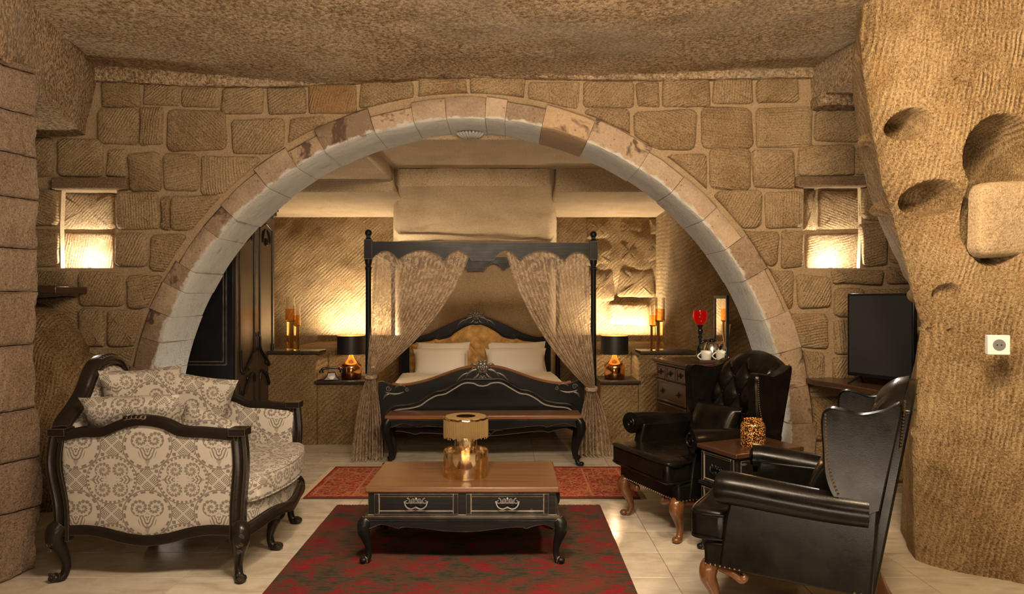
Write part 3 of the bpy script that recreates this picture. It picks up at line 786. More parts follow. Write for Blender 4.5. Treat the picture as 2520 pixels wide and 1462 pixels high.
# ------------------------------------------------------------------ bedroom shell
def rough_sheet(fn, nu, nv, amp=.03, sc=1.6, seed=0, fine=.006):
    g = MB()
    def f(s, t):
        p = Vector(fn(s, t)); e = .001
        a = Vector(fn(min(s+e, 1), t))-Vector(fn(max(s-e, 0), t)); b = Vector(fn(s, min(t+e, 1)))-Vector(fn(s, max(t-e, 0)))
        n = a.cross(b)
        if n.length > 0: n.normalize()
        return p+n*(amp*fbm(p.x, p.y, p.z+seed, sc)+fine*fbm(p.x, p.y, p.z+seed+50, 12))
    g.grid(f, nu, nv); return g
BY = 9.5
g = rough_sheet(lambda s, t: (-3.5+6.4*s, BY+.05*cos(t*3), -.02+2.95*t), 130, 60, .04, 1.3, 3)
wb = struct('wall_back', g, 'tuff_bedroom', 'chiselled golden tuff wall behind the canopy bed', 'wall', smooth=60)
for (u0, v0, u1, v1) in [(1440,536,1506,590),(1516,536,1584,581),(1595,536,1650,582),(1440,600,1512,656),(1523,588,1573,650),(1580,588,1652,650),(1440,664,1512,740),(1522,658,1612,734),(1620,658,1662,730),(1500,744,1600,800)]:
    a = P(u0, v0, BY-.04); b = P(u1, v1, BY-.04)
    stone(rrect(a.x, b.z, b.x, a.z, None, 4, .01), BY+.02, .07, wb, 'tuff_bedroom', inset=.03)
g = rough_sheet(lambda s, t: (-3.35, 5.85+3.7*s, -.02+3.0*t), 20, 16, .02)
struct('wall_bedroom_left', g, 'tuff_bedroom', 'rock wall behind the black wardrobe', 'wall', smooth=60)
rp = crv([(3.3, 5.85), (2.75, 6.5), (2.35, 7.1), (2.06, 7.55), (1.93, 8.1), (1.96, 8.8), (2.0, 9.6)], 60)
g = rough_sheet(lambda s, t: (rp[min(60, int(s*60+.5))].x, rp[min(60, int(s*60+.5))].y, -.02+3.0*t), 60, 60, .035, 1.6, 9)
struct('wall_bedroom_right', g, 'tuff_bedroom', 'curving rough rock wall behind the chest of drawers', 'wall', smooth=60)
# bedroom ceilings
XL, XR = -1.25, .46
def slab(name, x0, x1, y0, y1, z0, z1, label, mat='tuff_smooth', n=24):
    g = MB(); g.box(x0, x1, y0, y1, z0, z1)
    import bmesh
    o = obj(name, g, mat, smooth=40, bevel=.025); return tag(o, label, 'ceiling', kind='structure')
slab('ceiling_bedroom', -3.5, 3.4, 5.84, 7.25, 2.90, 3.2, 'plastered rock ceiling just behind the arch')
slab('trim_7', -3.5, XL, 5.92, 7.20, 2.77, 2.95, 'lower plastered ceiling step beyond the arch on the wardrobe side')
slab('trim_8', -3.5, XL-.0, 7.18, 9.6, 2.655, 2.98, 'lit plastered soffit of the alcove on the wardrobe side')
slab('trim_9', XR, 3.4, 7.18, 9.6, 2.655, 2.98, 'lit plastered soffit of the alcove on the chest side')
g = MB()
def hood(s, t):
    if t < .6:
        q = t/.6; y = 7.15+2.05*q; z = 2.895 if t == 0 else 2.72-.42*(q**1.6)
    else:
        q = (t-.6)/.4; y = 9.2+.12*q; z = 2.30*(1-q)
    k = (y-7.15)/2.2; x0 = XL-.40*k; x1 = XR+.16*k
    x = x0+(x1-x0)*s
    e_ = max(0, 1-min(s, 1-s)/.04)
    return (x+.012*fbm(x, y, z, 3), y+e_*.10+.012*fbm(x, z, 2, 2.5), z+e_*.05*(t < .6)+.012*fbm(x, y, 5, 3))
g.grid(hood, 80, 70)
# flanks
for sx in (0, 1):
    g.grid(lambda s, t, sx=sx: (hood(sx, t)[0]+.0, hood(sx, t)[1]+.4*s, hood(sx, t)[2]+.35*s*(t < .62)), 4, 70)
tag(obj('trim_10', g, 'tuff_smooth', smooth=60), 'unlit rock chimney breast curving forward over the bed', 'chimney breast', kind='structure')
# built-in ledges at both sides of the bed, each with a lower lamp recess
def ledge(name, x0, xn0, xn1, x1, label):
    g = MB()
    def bx(a, b, y0, y1, z0, z1, n=10):
        g.box(a, b, y0, y1, z0, z1)
    if xn0 > x0: bx(x0, xn0, 7.15, 9.55, -.02, .955)
    if xn1 < x1: bx(xn1, x1, 7.15, 9.55, -.02, .955)
    bx(xn0, xn1, 7.17, 7.62, -.02, .645); bx(xn0, xn1, 7.60, 9.55, -.02, .955)
    bx(x0, x1, 9.18, 9.24, .9, 1.035)
    return tag(obj(name, g, 'tuff_bedroom', smooth=30, bevel=.018, seg=2), label, 'ledge', kind='structure')
ledge('trim_11', -2.62, -2.05, -1.50, -1.50, 'rock ledge with lamp recess between wardrobe and bed')
ledge('trim_12', .93, .93, 1.33, 2.1, 'rock ledge with lamp recess between bed and chest of drawers')
for nm, a, b, y0, z0, z1, lb in [('trim_13', -2.60, -2.02, 7.12, .955, .985, 'thin dark slab topping the ledge beside the wardrobe'),
                             ('trim_14', 1.34, 1.92, 7.12, .955, .985, 'thin dark slab topping the ledge behind the chest'),
                             ('trim_15', -2.065, -1.48, 7.12, .645, .672, 'thin slab shelf holding the lamp and telephone'),
                             ('trim_16', .92, 1.345, 7.12, .645, .672, 'thin slab shelf holding the lamp on the chest side')]:
    g = MB(); g.box(a, b, y0, 7.42 if z0 > .9 else 7.61, z0, z1)
    struct(nm, g, 'dark_slab', lb, 'slab', bevel=.004, smooth=30)
# light strips in the channel behind the ledges
light('ledge_strip_light', 'AREA', (-2.05, 9.30, 1.0), 60, (1, .81, .58), .98, .08, (-2.05, 9.28, 2.6))
light('ledge_strip_light', 'AREA', (1.46, 9.30, 1.0), 54, (1, .81, .58), .92, .08, (1.46, 9.28, 2.6))
for x, lb in ((-2.08, 'glowing light strip in the channel behind the wardrobe side ledge'), (1.5, 'glowing light strip in the channel behind the chest side ledge')):
    g = MB(); g.box(-.46, .46, -.01, .01, 0, .012); tag(obj('light_strip', g, 'spot_lens', loc=(x, 9.28, .956), smooth=0), lb, 'light strip')
# niche uplights
def uplight(x, y, z, lb):
    t = thing('uplight', lb, 'uplight', (x, y, z))
    g = MB(); g.lathe([(.036, 0), (.036, .012), (.030, .014), (.026, .010)], 20); obj('ring', g, 'steel', t)
    g = MB(); g.lathe([(.026, .009), (.001, .011)], 16); obj('lens', g, 'spot_lens', t)
    light('niche_light', 'POINT', (x, y-.07, z+.05), 20, (1, .92, .77), .012)
q = P(214, 660, WY+.17); uplight(q.x, q.y, P(214, 660, WY).z+.001, 'round recessed uplight in the niche beside the sofa')
q = P(2050, 660, WY+.17); uplight(q.x, q.y, P(214, 660, WY).z+.001, 'round recessed uplight in the niche over the television')

# ------------------------------------------------------------------ furniture helpers
def cab(g, x, y, h, dx, dy, r=.03, out=.045, toe=True, n=10):
    l = math.hypot(dx, dy); dx /= l; dy /= l
    T = [0, .10, .26, .48, .70, .86, .95, 1.0]; O = [.25, .75, .85, .30, -.10, -.02, .35, .75]; R = [1.1, 1.35, 1.25, .88, .60, .58, .70, .55]
    pts = crv([(x+dx*out*o, y+dy*out*o, h*(1-t)+.012*(t == 1)) for t, o in zip(T, O)], 26)
    rr = [lerp(T, R, i/26)*r for i in range(27)]
    # the curve is sampled by point index, so sample the radii likewise
    rr = [lerp(list(range(8)), R, i/26*7)*r for i in range(27)]
    g.tube(pts, rr, n, up=(dx, dy, 0))
    if toe: g.ball((x+dx*out*.85, y+dy*out*.85, r*.62), r*.85, 1, 1, .72, 10, 6)
def pillow(w_, h_, t, n=14, pinch=.10):
    g = MB()
    for sg in (1, -1):
        def f(s, q, sg=sg):
            a, b = 2*s-1, 2*q-1
            x = w_/2*a*(1-pinch*(1-b*b)*abs(a)**3*.8); y = h_/2*b*(1-pinch*(1-a*a)*abs(b)**3*.8)
            z = t/2*((1-a**4)*(1-b**4))**.55*(1+.10*nz(a*1.7+w_*9, b*1.7, sg))
            return (x if sg > 0 else -x, y, sg*z)
        g.grid(f, n, n)
    return g
def scroll_leaf(g, c, r, sgn, a0, turns=1.2, rad=.008, ax=('x', 'z')):
    p = spiral(c, r, turns, sgn, a0, ax, .15); g.tube(p, [rad*(1-.5*i/len(p)) for i in range(len(p))], 6)
def rosette(g, c, r, ny=-1):
    c = Vector(c)
    for k in range(6):
        a = k*pi/3; g.ball(c+Vector((cos(a)*r*.62, 0, sin(a)*r*.62)), r*.48, 1, .5, 1, 8, 5)
    for k in range(5):
        a = k*2*pi/5+.3; g.ball(c+Vector((cos(a)*r*.30, ny*r*.25, sin(a)*r*.30)), r*.32, 1, .6, 1, 8, 5)
    g.ball(c+Vector((0, ny*r*.4, 0)), r*.24, n=8, m=5)
def leaf(g, p0, p1, w_, bend=.25, th=.01):
    p0, p1 = Vector(p0), Vector(p1); d = p1-p0; nrm = Vector((-d.z, 0, d.x))
    pts = [p0+d*t+nrm*bend*sin(pi*t) for t in [i/8 for i in range(9)]]
    g.tube(pts, [max(.0015, w_*sin(pi*min(1, t*.9+.08))) for t in [i/8 for i in range(9)]], 8, sx=1.0, sy=.6, up=(0, -1, 0))

# ------------------------------------------------------------------ sofa
SX, SY = -1.985, 4.215
sofa = thing('sofa', 'two-seat damask sofa with black carved wooden frame and curved legs', 'sofa', (SX, SY, 0))
def sx_(u, D): return (u-CU)*D/F-SX
prof = [(-1, -.9), (-.55, -1), (-.2, -.7), (.2, -.7), (.55, -1), (1, -.9), (1, .2), (.8, .8), (.35, 1), (0, .8), (-.35, 1), (-.8, .8), (-1, .2)]
YN, YF = -.475, .465
top2 = [(sx_(u, 3.74), EYE-(v-CV)*3.74/F-.028) for u, v in [(150, 1062), (205, 1050), (258, 1048), (302, 1031), (350, 1021), (405, 1028), (450, 1047), (505, 1051), (560, 1056), (592, 1060)]]
bot2 = [(sx_(u, 3.74), EYE-(v-CV)*3.74/F) for u, v in [(160, 1303), (215, 1301), (262, 1307), (310, 1320), (365, 1327), (420, 1321), (468, 1308), (515, 1301), (550, 1301), (590, 1303)]]
ct, cb = crv(top2, 54), crv(bot2, 54)
XB, XFt = top2[0][0], top2[-1][0]
for yy, sg in ((YN, -1), (YF, 1)):
    g = MB(); g.tube([(p.x, yy, p.y) for p in ct], .034, up=(0, 0, 1), prof=[(q[0]*1.0, q[1]*.85) for q in prof])
    for k in range(5): g.ball((ct[27].x-.05+.025*k-.09, yy+sg*.02, ct[27].y+.024-abs(k-2)*.003), .016, 1.2, .9, .8, 8, 5)
    obj('arm_top_rail', g, 'sofa_wood', sofa, smooth=50)
    g = MB(); g.tube([(p.x, yy, p.y) for p in cb], .030, up=(0, 0, 1), prof=prof)
    obj('arm_bottom_rail', g, 'sofa_wood', sofa, smooth=50)
    g = MB()
    def apan(s, t, yy=yy, sg=sg):
        i = s*54; a = ct[min(54, int(i))]; b = cb[min(54, int(i))]
        e_ = min(1, min(s, 1-s)/.10, min(t, 1-t)/.10); bul = .020*sqrt(max(0, e_*(2-e_)))
        return (b.x+(a.x-b.x)*t, yy+sg*(.004+bul), b.y+(a.y-b.y)*t)
    g.grid(apan, 54, 16)
    g.grid(lambda s, t, yy=yy, sg=sg: (apan(s, t)[0], yy-sg*(.02+.05*sqrt(max(0, min(1, 4*min(s, 1-s, t, 1-t))))), apan(s, t)[2]), 54, 16)
    obj('arm_panel', g, 'damask_fabric', sofa, smooth=60, uv=True)
    for xx, nm in ((XB, 0), (XFt-.005, 1)):
        g = MB(); xb = bot2[0][0] if nm == 0 else bot2[-1][0]-.005
        pts = crv([(xb, yy, .22), (xb+(-.006 if nm == 0 else .004), yy, .42), (xx+(-.022 if nm == 0 else .014), yy, .64), (xx, yy, .82)], 20)
        g.tube(pts, .040, up=(0, 1, 0), prof=[(q[0], q[1]*.9) for q in prof])
        g.box(xx-.046, xx+.046, yy-.046, yy+.046, .795, .835)
        obj('post', g, 'sofa_wood', sofa, smooth=40)
# back rail and back panel
bk = crv([(XB, YN, .81), (XB-.03, -.40, .845), (XB-.035, -.30, .91), (XB-.035, -.22, .985), (XB-.035, -.155, 1.085), (XB-.035, -.10, 1.135), (XB-.035, 0, 1.155), (XB-.035, .10, 1.135), (XB-.035, .155, 1.085), (XB-.035, .22, .985), (XB-.035, .30, .91), (XB-.03, .40, .845), (XB, YF, .81)], 80)
g = MB(); g.tube(bk, .040, up=(1, 0, 0), prof=prof)
for k in range(7): g.ball((XB-.02, -.075+.025*k, 1.19-.0015*(k-3)**2), .017, .9, 1.1, .8, 8, 5)
obj('back_rail', g, 'sofa_wood', sofa, smooth=50)
g = MB()
def bpan(s, t):
    p = bk[int(round(s*80))]; e_ = min(1, min(s, 1-s, t, 1-t)/.12)
    return (p.x+.02+.05*sqrt(max(0, e_*(2-e_)))+.05*(1-t), p.y, .36+(p.z-.02-.36)*t)
g.grid(bpan, 80, 20); g.grid(lambda s, t: (bk[int(round(s*80))].x-.03, bk[int(round((1-s)*80))].y, .30+(bk[int(round(s*80))].z-.32)*t), 80, 6)
obj('back_panel', g, 'damask_fabric', sofa, smooth=60, uv=True)
# seat: bowed front
def bow(y):
    t = (y-YN)/(YF-YN); t = min(1, max(0, t)); return XFt+.02+.105*sin(pi*t)**.7*(1-.0)+.02*sin(3*pi*t)*0
def seat_outline(off, n=28, ins=.03):
    pts = [(XB+.03, YF-ins), (XB+.03, YN+ins)]
    return pts+[(bow(YN+(YF-YN)*k/n)+off, YN+ins+(YF-YN-2*ins)*k/n) for k in range(n+1)]
g = MB(); g.prism(seat_outline(-.015), 'z', .275, .415); obj('seat_base', g, 'damask_fabric', sofa, smooth=40, bevel=.03, seg=3, uv=True)
g = MB(); g.prism(seat_outline(.03, ins=.012), 'z', .405, .565); obj('seat_cushion', g, 'damask_fabric', sofa, smooth=40, bevel=.05, seg=4, uv=True)
for zz in (.425, .548):
    g = MB(); g.tube([(bow(YN+(YF-YN)*k/40)+.026, YN+.03+(YF-YN-.06)*k/40, zz) for k in range(41)], .006, 6); obj('piping', g, 'damask_fabric', sofa, uv=True)
g = MB(); rl = []
for k in range(61):
    t = k/60; y = YN+(YF-YN)*t; rl.append((bow(y)-.01, y, .268+.030*abs(sin(2*pi*t))**1.2))
g.tube(rl, .030, up=(0, 0, 1), prof=prof); obj('seat_rail', g, 'sofa_wood', sofa, smooth=50)
for (lx, ly, dx, dy) in [(bot2[0][0], YN, -.7, -.5), (bot2[-1][0]-.005, YN, .35, -.5), (.505, -.02, 1, -.2), (bot2[-1][0]-.02, YF, .8, -.2), (bot2[0][0], YF, -.7, .5)]:
    g = MB(); cab(g, lx, ly, .31, dx, dy, .038, .055, True, 12)
    l = math.hypot(dx, dy)
    for k, zz in enumerate((.255, .215, .18)):
        sc_ = spiral((lx+dx/l*.055, ly+dy/l*.055-.034*(1 if dy < 0 else 0), zz), .022-.005*k, 1.4, 1, 0, ('x', 'z'))
        g.tube(sc_, .0055, 6)
    g.tube(spiral((lx+dx/l*.052, ly+dy/l*.052-.020, .03), .022, 1.3, -1, 2.2, ('x', 'z')), .008, 6)
    obj('leg', g, 'sofa_wood', sofa, smooth=50)
# throw pillows
def put_pillow(name, lb, w_, h_, t, loc, rot, mat='damask_fabric', grp=None, cat='cushion'):
    g = pillow(w_, h_, t)
    o = obj(name, g, mat, smooth=70, uv=True, weld=True); o.location = loc; o.rotation_euler = rot
    return tag(o, lb, cat, grp)
R_ = math.radians
def pframe(xdir, ydir):
    x = Vector(xdir).normalized(); y = Vector(ydir); y = (y-x*y.dot(x)).normalized(); z = x.cross(y)
    return Matrix((x, y, z)).transposed().to_euler()
put_pillow('throw_pillow', 'damask throw pillow leaning on the near end arm of the sofa', .54, .40, .17, (-2.16, 3.93, .815), pframe((1, .10, .02), (.10, -.45, .9)))
put_pillow('throw_pillow', 'damask throw pillow propped upright against the sofa back crest', .50, .48, .16, (-2.24, 4.18, .885), pframe((.55, .75, .0), (-.25, .05, .95)))
put_pillow('throw_pillow', 'large damask throw pillow with ruffled corner at the middle of the sofa', .52, .50, .17, (-2.08, 4.36, .82), pframe((.92, .30, -.22), (.05, .10, 1)))
put_pillow('throw_pillow', 'small damask throw pillow slumped flat on the sofa seat', .42, .34, .14, (-1.88, 4.22, .68), pframe((.85, .25, -.45), (.30, -.10, .85)))

# ------------------------------------------------------------------ coffee table
ct_ = thing('coffee_table', 'low black coffee table with brown wood top and two front drawers', 'coffee table', (-.2875, 4.243, .0135))
g = MB(); g.box(-.560, .560, -.3125, .3125, .408, .441); obj('table_top', g, 'table_wood', ct_, bevel=.008, seg=3, smooth=30)
g = MB(); g.box(-.545, .545, -.295, .295, .265, .409); g.box(-.572, .572, -.318, .318, .245, .268); g.box(-.560, .560, -.306, .306, .268, .276)
obj('body', g, 'black_paint_worn', ct_, bevel=.004, smooth=30)
def frame_front(g, x0, x1, z0, z1, y, rail=.018, dep=.008):
    g.box(x0, x1, y-.006, y+.02, z0, z1)
    g.box(x0, x0+rail*1.6, y-.012, y, z0, z1); g.box(x1-rail*1.6, x1, y-.012, y, z0, z1)
    g.box(x0+rail*1.6, x1-rail*1.6, y-.012, y, z0, z0+rail); g.box(x0+rail*1.6, x1-rail*1.6, y-.012, y, z1-rail, z1)
def drawer_handle(g, c, s=1.0, ny=-1):
    c = Vector(c)
    for sg in (-1, 1):
        scroll_leaf(g, (c.x+sg*.040*s, c.y+ny*.010, c.z+.012*s), .014*s, sg, pi/2, 1.1, .0042*s)
        scroll_leaf(g, (c.x+sg*.016*s, c.y+ny*.010, c.z+.016*s), .011*s, -sg, -pi/2, 1.0, .0040*s)
        g.tube(crv([(c.x+sg*.052*s, c.y+ny*.008, c.z+.012*s), (c.x+sg*.043*s, c.y+ny*.018, c.z-.010*s), (c.x+sg*.022*s, c.y+ny*.022, c.z-.020*s), (c.x, c.y+ny*.020, c.z-.012*s)], 14), .0042*s, 6)
    g.ball((c.x, c.y+ny*.012, c.z+.020*s), .008*s, 1, .7, 1.3); g.ball((c.x, c.y+ny*.012, c.z-.018*s), .007*s, 1, .7, 1.2)
    g.box(c.x-.03*s, c.x+.03*s, c.y-.003, c.y+.003, c.z, c.z+.016*s)
for x0, x1 in ((-.508, -.022), (.022, .500)):
    g = MB(); frame_front(g, x0, x1, .283, .402, -.296); dr = obj('drawer', g, 'black_paint_worn', ct_, bevel=.0025, smooth=30)
    g = MB(); drawer_handle(g, ((x0+x1)/2, -.305, .345), 1.3); obj('handle', g, 'pewter', dr, smooth=50)
def scallop(x0, x1, z1, dz, n=60, waves=3):
    top = []; bot = []
    for k in range(n+1):
        t = k/n; x = x0+(x1-x0)*t; m_ = abs(2*t-1)
        b = z1-dz*(.80+.20*cos(pi*m_*1.5)) + dz*.28*exp(-((m_-.86)/.09)**2) - dz*.16*exp(-((m_-.68)/.03)**2)
        top.append((x, z1)); bot.append((x, b))
    return top, bot
for yy, s_ in ((-.312, 0), (.288, 0)):
    tp, bt = scallop(-.545, .545, .250, .070); g = MB(); g.strip(tp, bt, 'y', yy, yy+.024); obj('apron', g, 'black_paint_worn', ct_, smooth=40, bevel=.004)
for xx in (-.562, .538):
    tp, bt = scallop(-.29, .29, .250, .070); g = MB(); g.strip(tp, bt, 'x', xx, xx+.024); obj('apron', g, 'black_paint_worn', ct_, smooth=40, bevel=.004)
for sx in (-1, 1):
    for sy in (-1, 1):
        g = MB(); cab(g, sx*.545, sy*.285, .25, sx, sy*.6, .029, .034, True, 12); obj('leg', g, 'black_paint_worn', ct_, smooth=50)
# fringed lantern of mirrored glass
ln = thing('glass_lantern', 'champagne glass lantern with gold fringe collar on the coffee table', 'lantern', (-.285, 4.21, .4545))
g = MB(); g.lathe([(.0, .001), (.137, .001), (.1385, .006), (.1385, .150), (.132, .158), (.072, .163), (.069, .170)], 40, cap=False); obj('lower_glass', g, 'champagne_mirror', ln, smooth=35)
g = MB(); g.lathe([(.068, .165), (.070, .175), (.070, .245), (.066, .250)], 36, cap=False); obj('upper_glass', g, 'champagne_mirror', ln, smooth=35)
g = MB(); g.lathe([(.06, .245), (.122, .247), (.130, .262), (.130, .352), (.124, .362), (.06, .362)], 40, cap=False); obj('shade', g, 'fringe_gold', ln, smooth=35)
g = MB()
for k in range(110):
    a = 2*pi*k/110; r_ = .1335+random.uniform(-.0015, .0015); dz = random.uniform(-.008, .008)
    g.tube([(r_*cos(a), r_*sin(a), .350), (r_*1.004*cos(a), r_*1.004*sin(a), .29), (r_*1.01*cos(a+.012), r_*1.01*sin(a+.012), .238+dz)], [.0032, .0036, .0026], 4)
obj('fringe', g, 'fringe_gold', ln, kind='stuff')
g = MB(); g.tube([(.133*cos(2*pi*k/40), .133*sin(2*pi*k/40), .354+.003*sin(k*2.2)) for k in range(40)], .006, 6, closed=True); obj('braid', g, 'mirror_gold', ln)

# ------------------------------------------------------------------ rugs
def rug(name, mat, lb, x0, x1, y0, y1, fr='x'):
    t = thing(name, lb, 'rug', ((x0+x1)/2, (y0+y1)/2, 0)); W, H = (x1-x0)/2, (y1-y0)/2
    g = MB(); n = 60
    def top(s, q): x = -W+2*W*s; y = -H+2*H*q; return (x+.006*nz(0, y, 3, 3)*(s in (0, 1)), y, .010+.0012*fbm(x, y, 0, 5))
    g.grid(top, n, n)
    m_ = len(g.v)
    g.grid(lambda s, q: (top(s, 0)[0], -H-.001*q, .010*(1-q)+.0005), n, 1); g.grid(lambda s, q: (-W-.001*q, top(0, 1-s)[1], .010*(1-q)+.0005), n, 1)
    g.grid(lambda s, q: (W+.001*q, top(1, s)[1], .010*(1-q)+.0005), n, 1); g.grid(lambda s, q: (top(1-s, 1)[0], H+.001*q, .010*(1-q)+.0005), n, 1)
    obj('pile', g, mat, t, smooth=30)
    g = MB()
    if fr == 'x':
        for sg in (-1, 1):
            for k in range(110):
                y = -H+2*H*(k+.5)/110; g.tube([(sg*W, y, .007), (sg*(W+.025), y+random.uniform(-.004, .004), .004), (sg*(W+.05), y+random.uniform(-.008, .008), .003)], .0022, 4)
    else:
        for k in range(190):
            x = -W+2*W*(k+.5)/190; g.tube([(x, H, .007), (x+random.uniform(-.004, .004), H+.016, .004), (x+random.uniform(-.008, .008), H+.03, .003)], .0025, 4)
    obj('fringe', g, 'rug_fringe' if fr == 'x' else 'rug_overdyed', t, kind='stuff')
rug('rug', 'rug_overdyed', 'large overdyed red and charcoal rug under the coffee table', -1.296, .652, 2.45, 5.055, 'y')
rug('rug', 'rug_persian', 'red persian rug with beige figures and border before the bed', -1.600, .985, 5.235, 6.20, 'x')
# ------------------------------------------------------------------ canopy bed
BR = math.radians(4.4)
bed = thing('canopy_bed', 'black four-poster canopy bed with carved footboard and tufted gold headboard', 'bed', (-.383, 7.87, 0), BR)
HX, HY = 1.095, 1.225
def post(g, x, y):
    g.box(x-.04, x+.04, y-.04, y+.04, 0, .36)
    g.lathe([(.036, .36), (.042, .375), (.030, .395), (.036, .42), (.032, .46), (.027, 1.30), (.026, 1.80), (.034, 1.83), (.024, 1.85), (.034, 1.88), (.036, 1.92)], 14, (x, y, 0))
    g.box(x-.038, x+.038, y-.038, y+.038, 1.915, 2.10)
    g.lathe([(.036, 2.10), (.026, 2.115), (.018, 2.125), (.028, 2.135)], 14, (x, y, 0)); g.ball((x, y, 2.166), .034, n=14, m=10)
for sx in (-1, 1):
    for sy in (-1, 1):
        g = MB(); post(g, sx*HX, sy*HY); obj('post', g, 'black_paint', bed, smooth=40)
def rail_curve(n=120):
    tp, bt = [], []
    for k in range(n+1):
        t = k/n; x = -HX+.03+(2*HX-.06)*t; m_ = abs(2*t-1)
        # scallops: two broad swags each side and a small arch at the centre
        z = 1.905+.095*max(abs(sin(pi*(m_-.10)/.24)) if .10 < m_ < .34 else 0, (sin(pi*(m_-.34)/.42) if .34 < m_ < .76 else 0), (sin(pi*(m_-.76)/.24)*.9 if m_ > .76 else 0), 0)**.8
        if m_ <= .10: z = 1.905+.03*cos(pi*m_/.2)*0
        tp.append((x, 2.085)); bt.append((x, min(z, 2.03)))
    return tp, bt
for yy in (-HY, HY):
    tp, bt = rail_curve(); g = MB(); g.strip(tp, bt, 'y', yy-.014, yy+.014); obj('canopy_rail', g, 'black_paint', bed, smooth=30)
for xx in (-HX, HX):
    g = MB(); g.box(xx-.014, xx+.014, -HY+.03, HY-.03, 1.985, 2.085); obj('canopy_rail', g, 'black_paint', bed, smooth=30)
# footboard
FBY = -HY-.02
fx = [-1.0, -.955, -.90, -.80, -.66, -.50, -.34, -.18, 0, .18, .34, .50, .66, .80, .90, .955, 1.0]
fz = [.735, .742, .722, .700, .712, .752, .808, .858, .878, .858, .808, .752, .712, .700, .722, .742, .735]
ftop = crv(list(zip(fx, fz)), 80); fbot = [(p.x, .30+.03*cos(p.x*7)) for p in ftop]
g = MB(); g.strip([(p.x, p.y) for p in ftop], fbot, 'y', FBY-.02, FBY+.02); fb = obj('footboard', g, 'black_paint', bed, smooth=30)
g = MB(); g.tube([(p.x, FBY, p.y+.006) for p in ftop if abs(p.x) < .88], .016, up=(0, 0, 1), prof=[(-1.6, -.6), (1.6, -.6), (1.8, 0), (1.4, .7), (-1.4, .7), (-1.8, 0)]); obj('top_trim', g, 'trim_wood', fb, smooth=40)
# raised moulding and carving
ln_ = crv([(-.93, .36), (-.92, .42), (-.84, .50), (-.70, .52), (-.60, .545), (-.52, .600), (-.44, .640), (-.36, .655), (-.28, .70), (-.18, .755), (-.09, .755), (-.045, .735), (0, .728), (.045, .735), (.09, .755), (.18, .755), (.28, .70), (.36, .655), (.44, .640), (.52, .600), (.60, .545), (.70, .52), (.84, .50), (.92, .42), (.93, .36)], 150)
g = MB(); g.tube([(p.x, FBY-.022, p.y-.04) for p in ln_], .008, 6); obj('moulding', g, 'carving_bright', fb)
g = MB(); g.tube([(p.x*1.02, FBY-.024, p.y-.005) for p in ln_ if abs(p.x) > .1], .016, 8); obj('moulding', g, 'black_paint', fb)
def crest(yf, zc, s, parent):
    g = MB(); rosette(g, (0, yf-.012, zc+.015*s), .058*s)
    for sg in (-1, 1):
        leaf(g, (sg*.03*s, yf-.006, zc-.005*s), (sg*.16*s, yf-.004, zc-.075*s), .014*s, .18*sg)
        leaf(g, (sg*.05*s, yf-.006, zc+.02*s), (sg*.12*s, yf-.004, zc+.035*s), .013*s, .3*sg)
        leaf(g, (sg*.03*s, yf-.006, zc-.03*s), (sg*.10*s, yf-.004, zc-.09*s), .012*s, -.15*sg)
        leaf(g, (sg*.12*s, yf-.004, zc-.03*s), (sg*.25*s, yf-.004, zc-.12*s), .010*s, .12*sg)
        scroll_leaf(g, (sg*.022*s, yf-.006, zc-.085*s), .022*s, sg, pi/2, 1.3, .007*s)
        scroll_leaf(g, (sg*.085*s, yf-.006, zc+.0*s), .022*s, -sg, 0, 1.1, .006*s)
        leaf(g, (sg*.0*s, yf-.006, zc+.06*s), (sg*.05*s, yf-.004, zc+.075*s), .011*s, .2*sg)
    return obj('carving', g, 'carving', parent, smooth=60)
crest(FBY-.022, .852, 1.0, fb)
for sg in (-1, 1):
    g = MB()
    scroll_leaf(g, (sg*.90, FBY-.026, .675), .028, sg, 0, 1.4, .007); scroll_leaf(g, (sg*.72, FBY-.026, .660), .020, -sg, pi/2, 1.3, .006)
    leaf(g, (sg*.93, FBY-.024, .64), (sg*.75, FBY-.024, .640), .012, .12*sg); leaf(g, (sg*.88, FBY-.024, .62), (sg*.95, FBY-.024, .57), .012, .2*sg); leaf(g, (sg*.84, FBY-.024, .68), (sg*.74, FBY-.024, .69), .009, -.2*sg)
    obj('carving', g, 'carving', fb, smooth=60)
    g = MB(); cab(g, sg*.97, FBY, .33, sg, -.3, .04, .03, True); obj('leg', g, 'black_paint', bed, smooth=50)
for yy in (.2,):
    for sg in (-1, 1):
        g = MB(); g.box(sg*.9-.03, sg*.9+.03, yy-.03, yy+.03, 0, .30); obj('leg', g, 'black_paint', bed, smooth=30)
for sg in (-1, 1):
    g = MB(); g.box(sg*1.0-.02, sg*1.0+.02, FBY+.02, HY-.02, .26, .44); obj('side_rail', g, 'black_paint', bed, smooth=30)
tp, bt = scallop(-.95, .95, .30, .10); g = MB(); g.strip(tp, bt, 'y', FBY-.02, FBY+.01); ap = obj('lower_apron', g, 'black_paint', bed, smooth=30)
g = MB(); g.tube([(x, FBY-.022, z+.006) for x, z in bt], .005, 6)
for sg in (-1, 1): scroll_leaf(g, (sg*.06, FBY-.024, .225), .03, sg, pi/2, 1.3, .007); leaf(g, (sg*.08, FBY-.022, .22), (sg*.2, FBY-.022, .25), .010, .2*sg)
obj('carving', g, 'carving', ap, smooth=50)
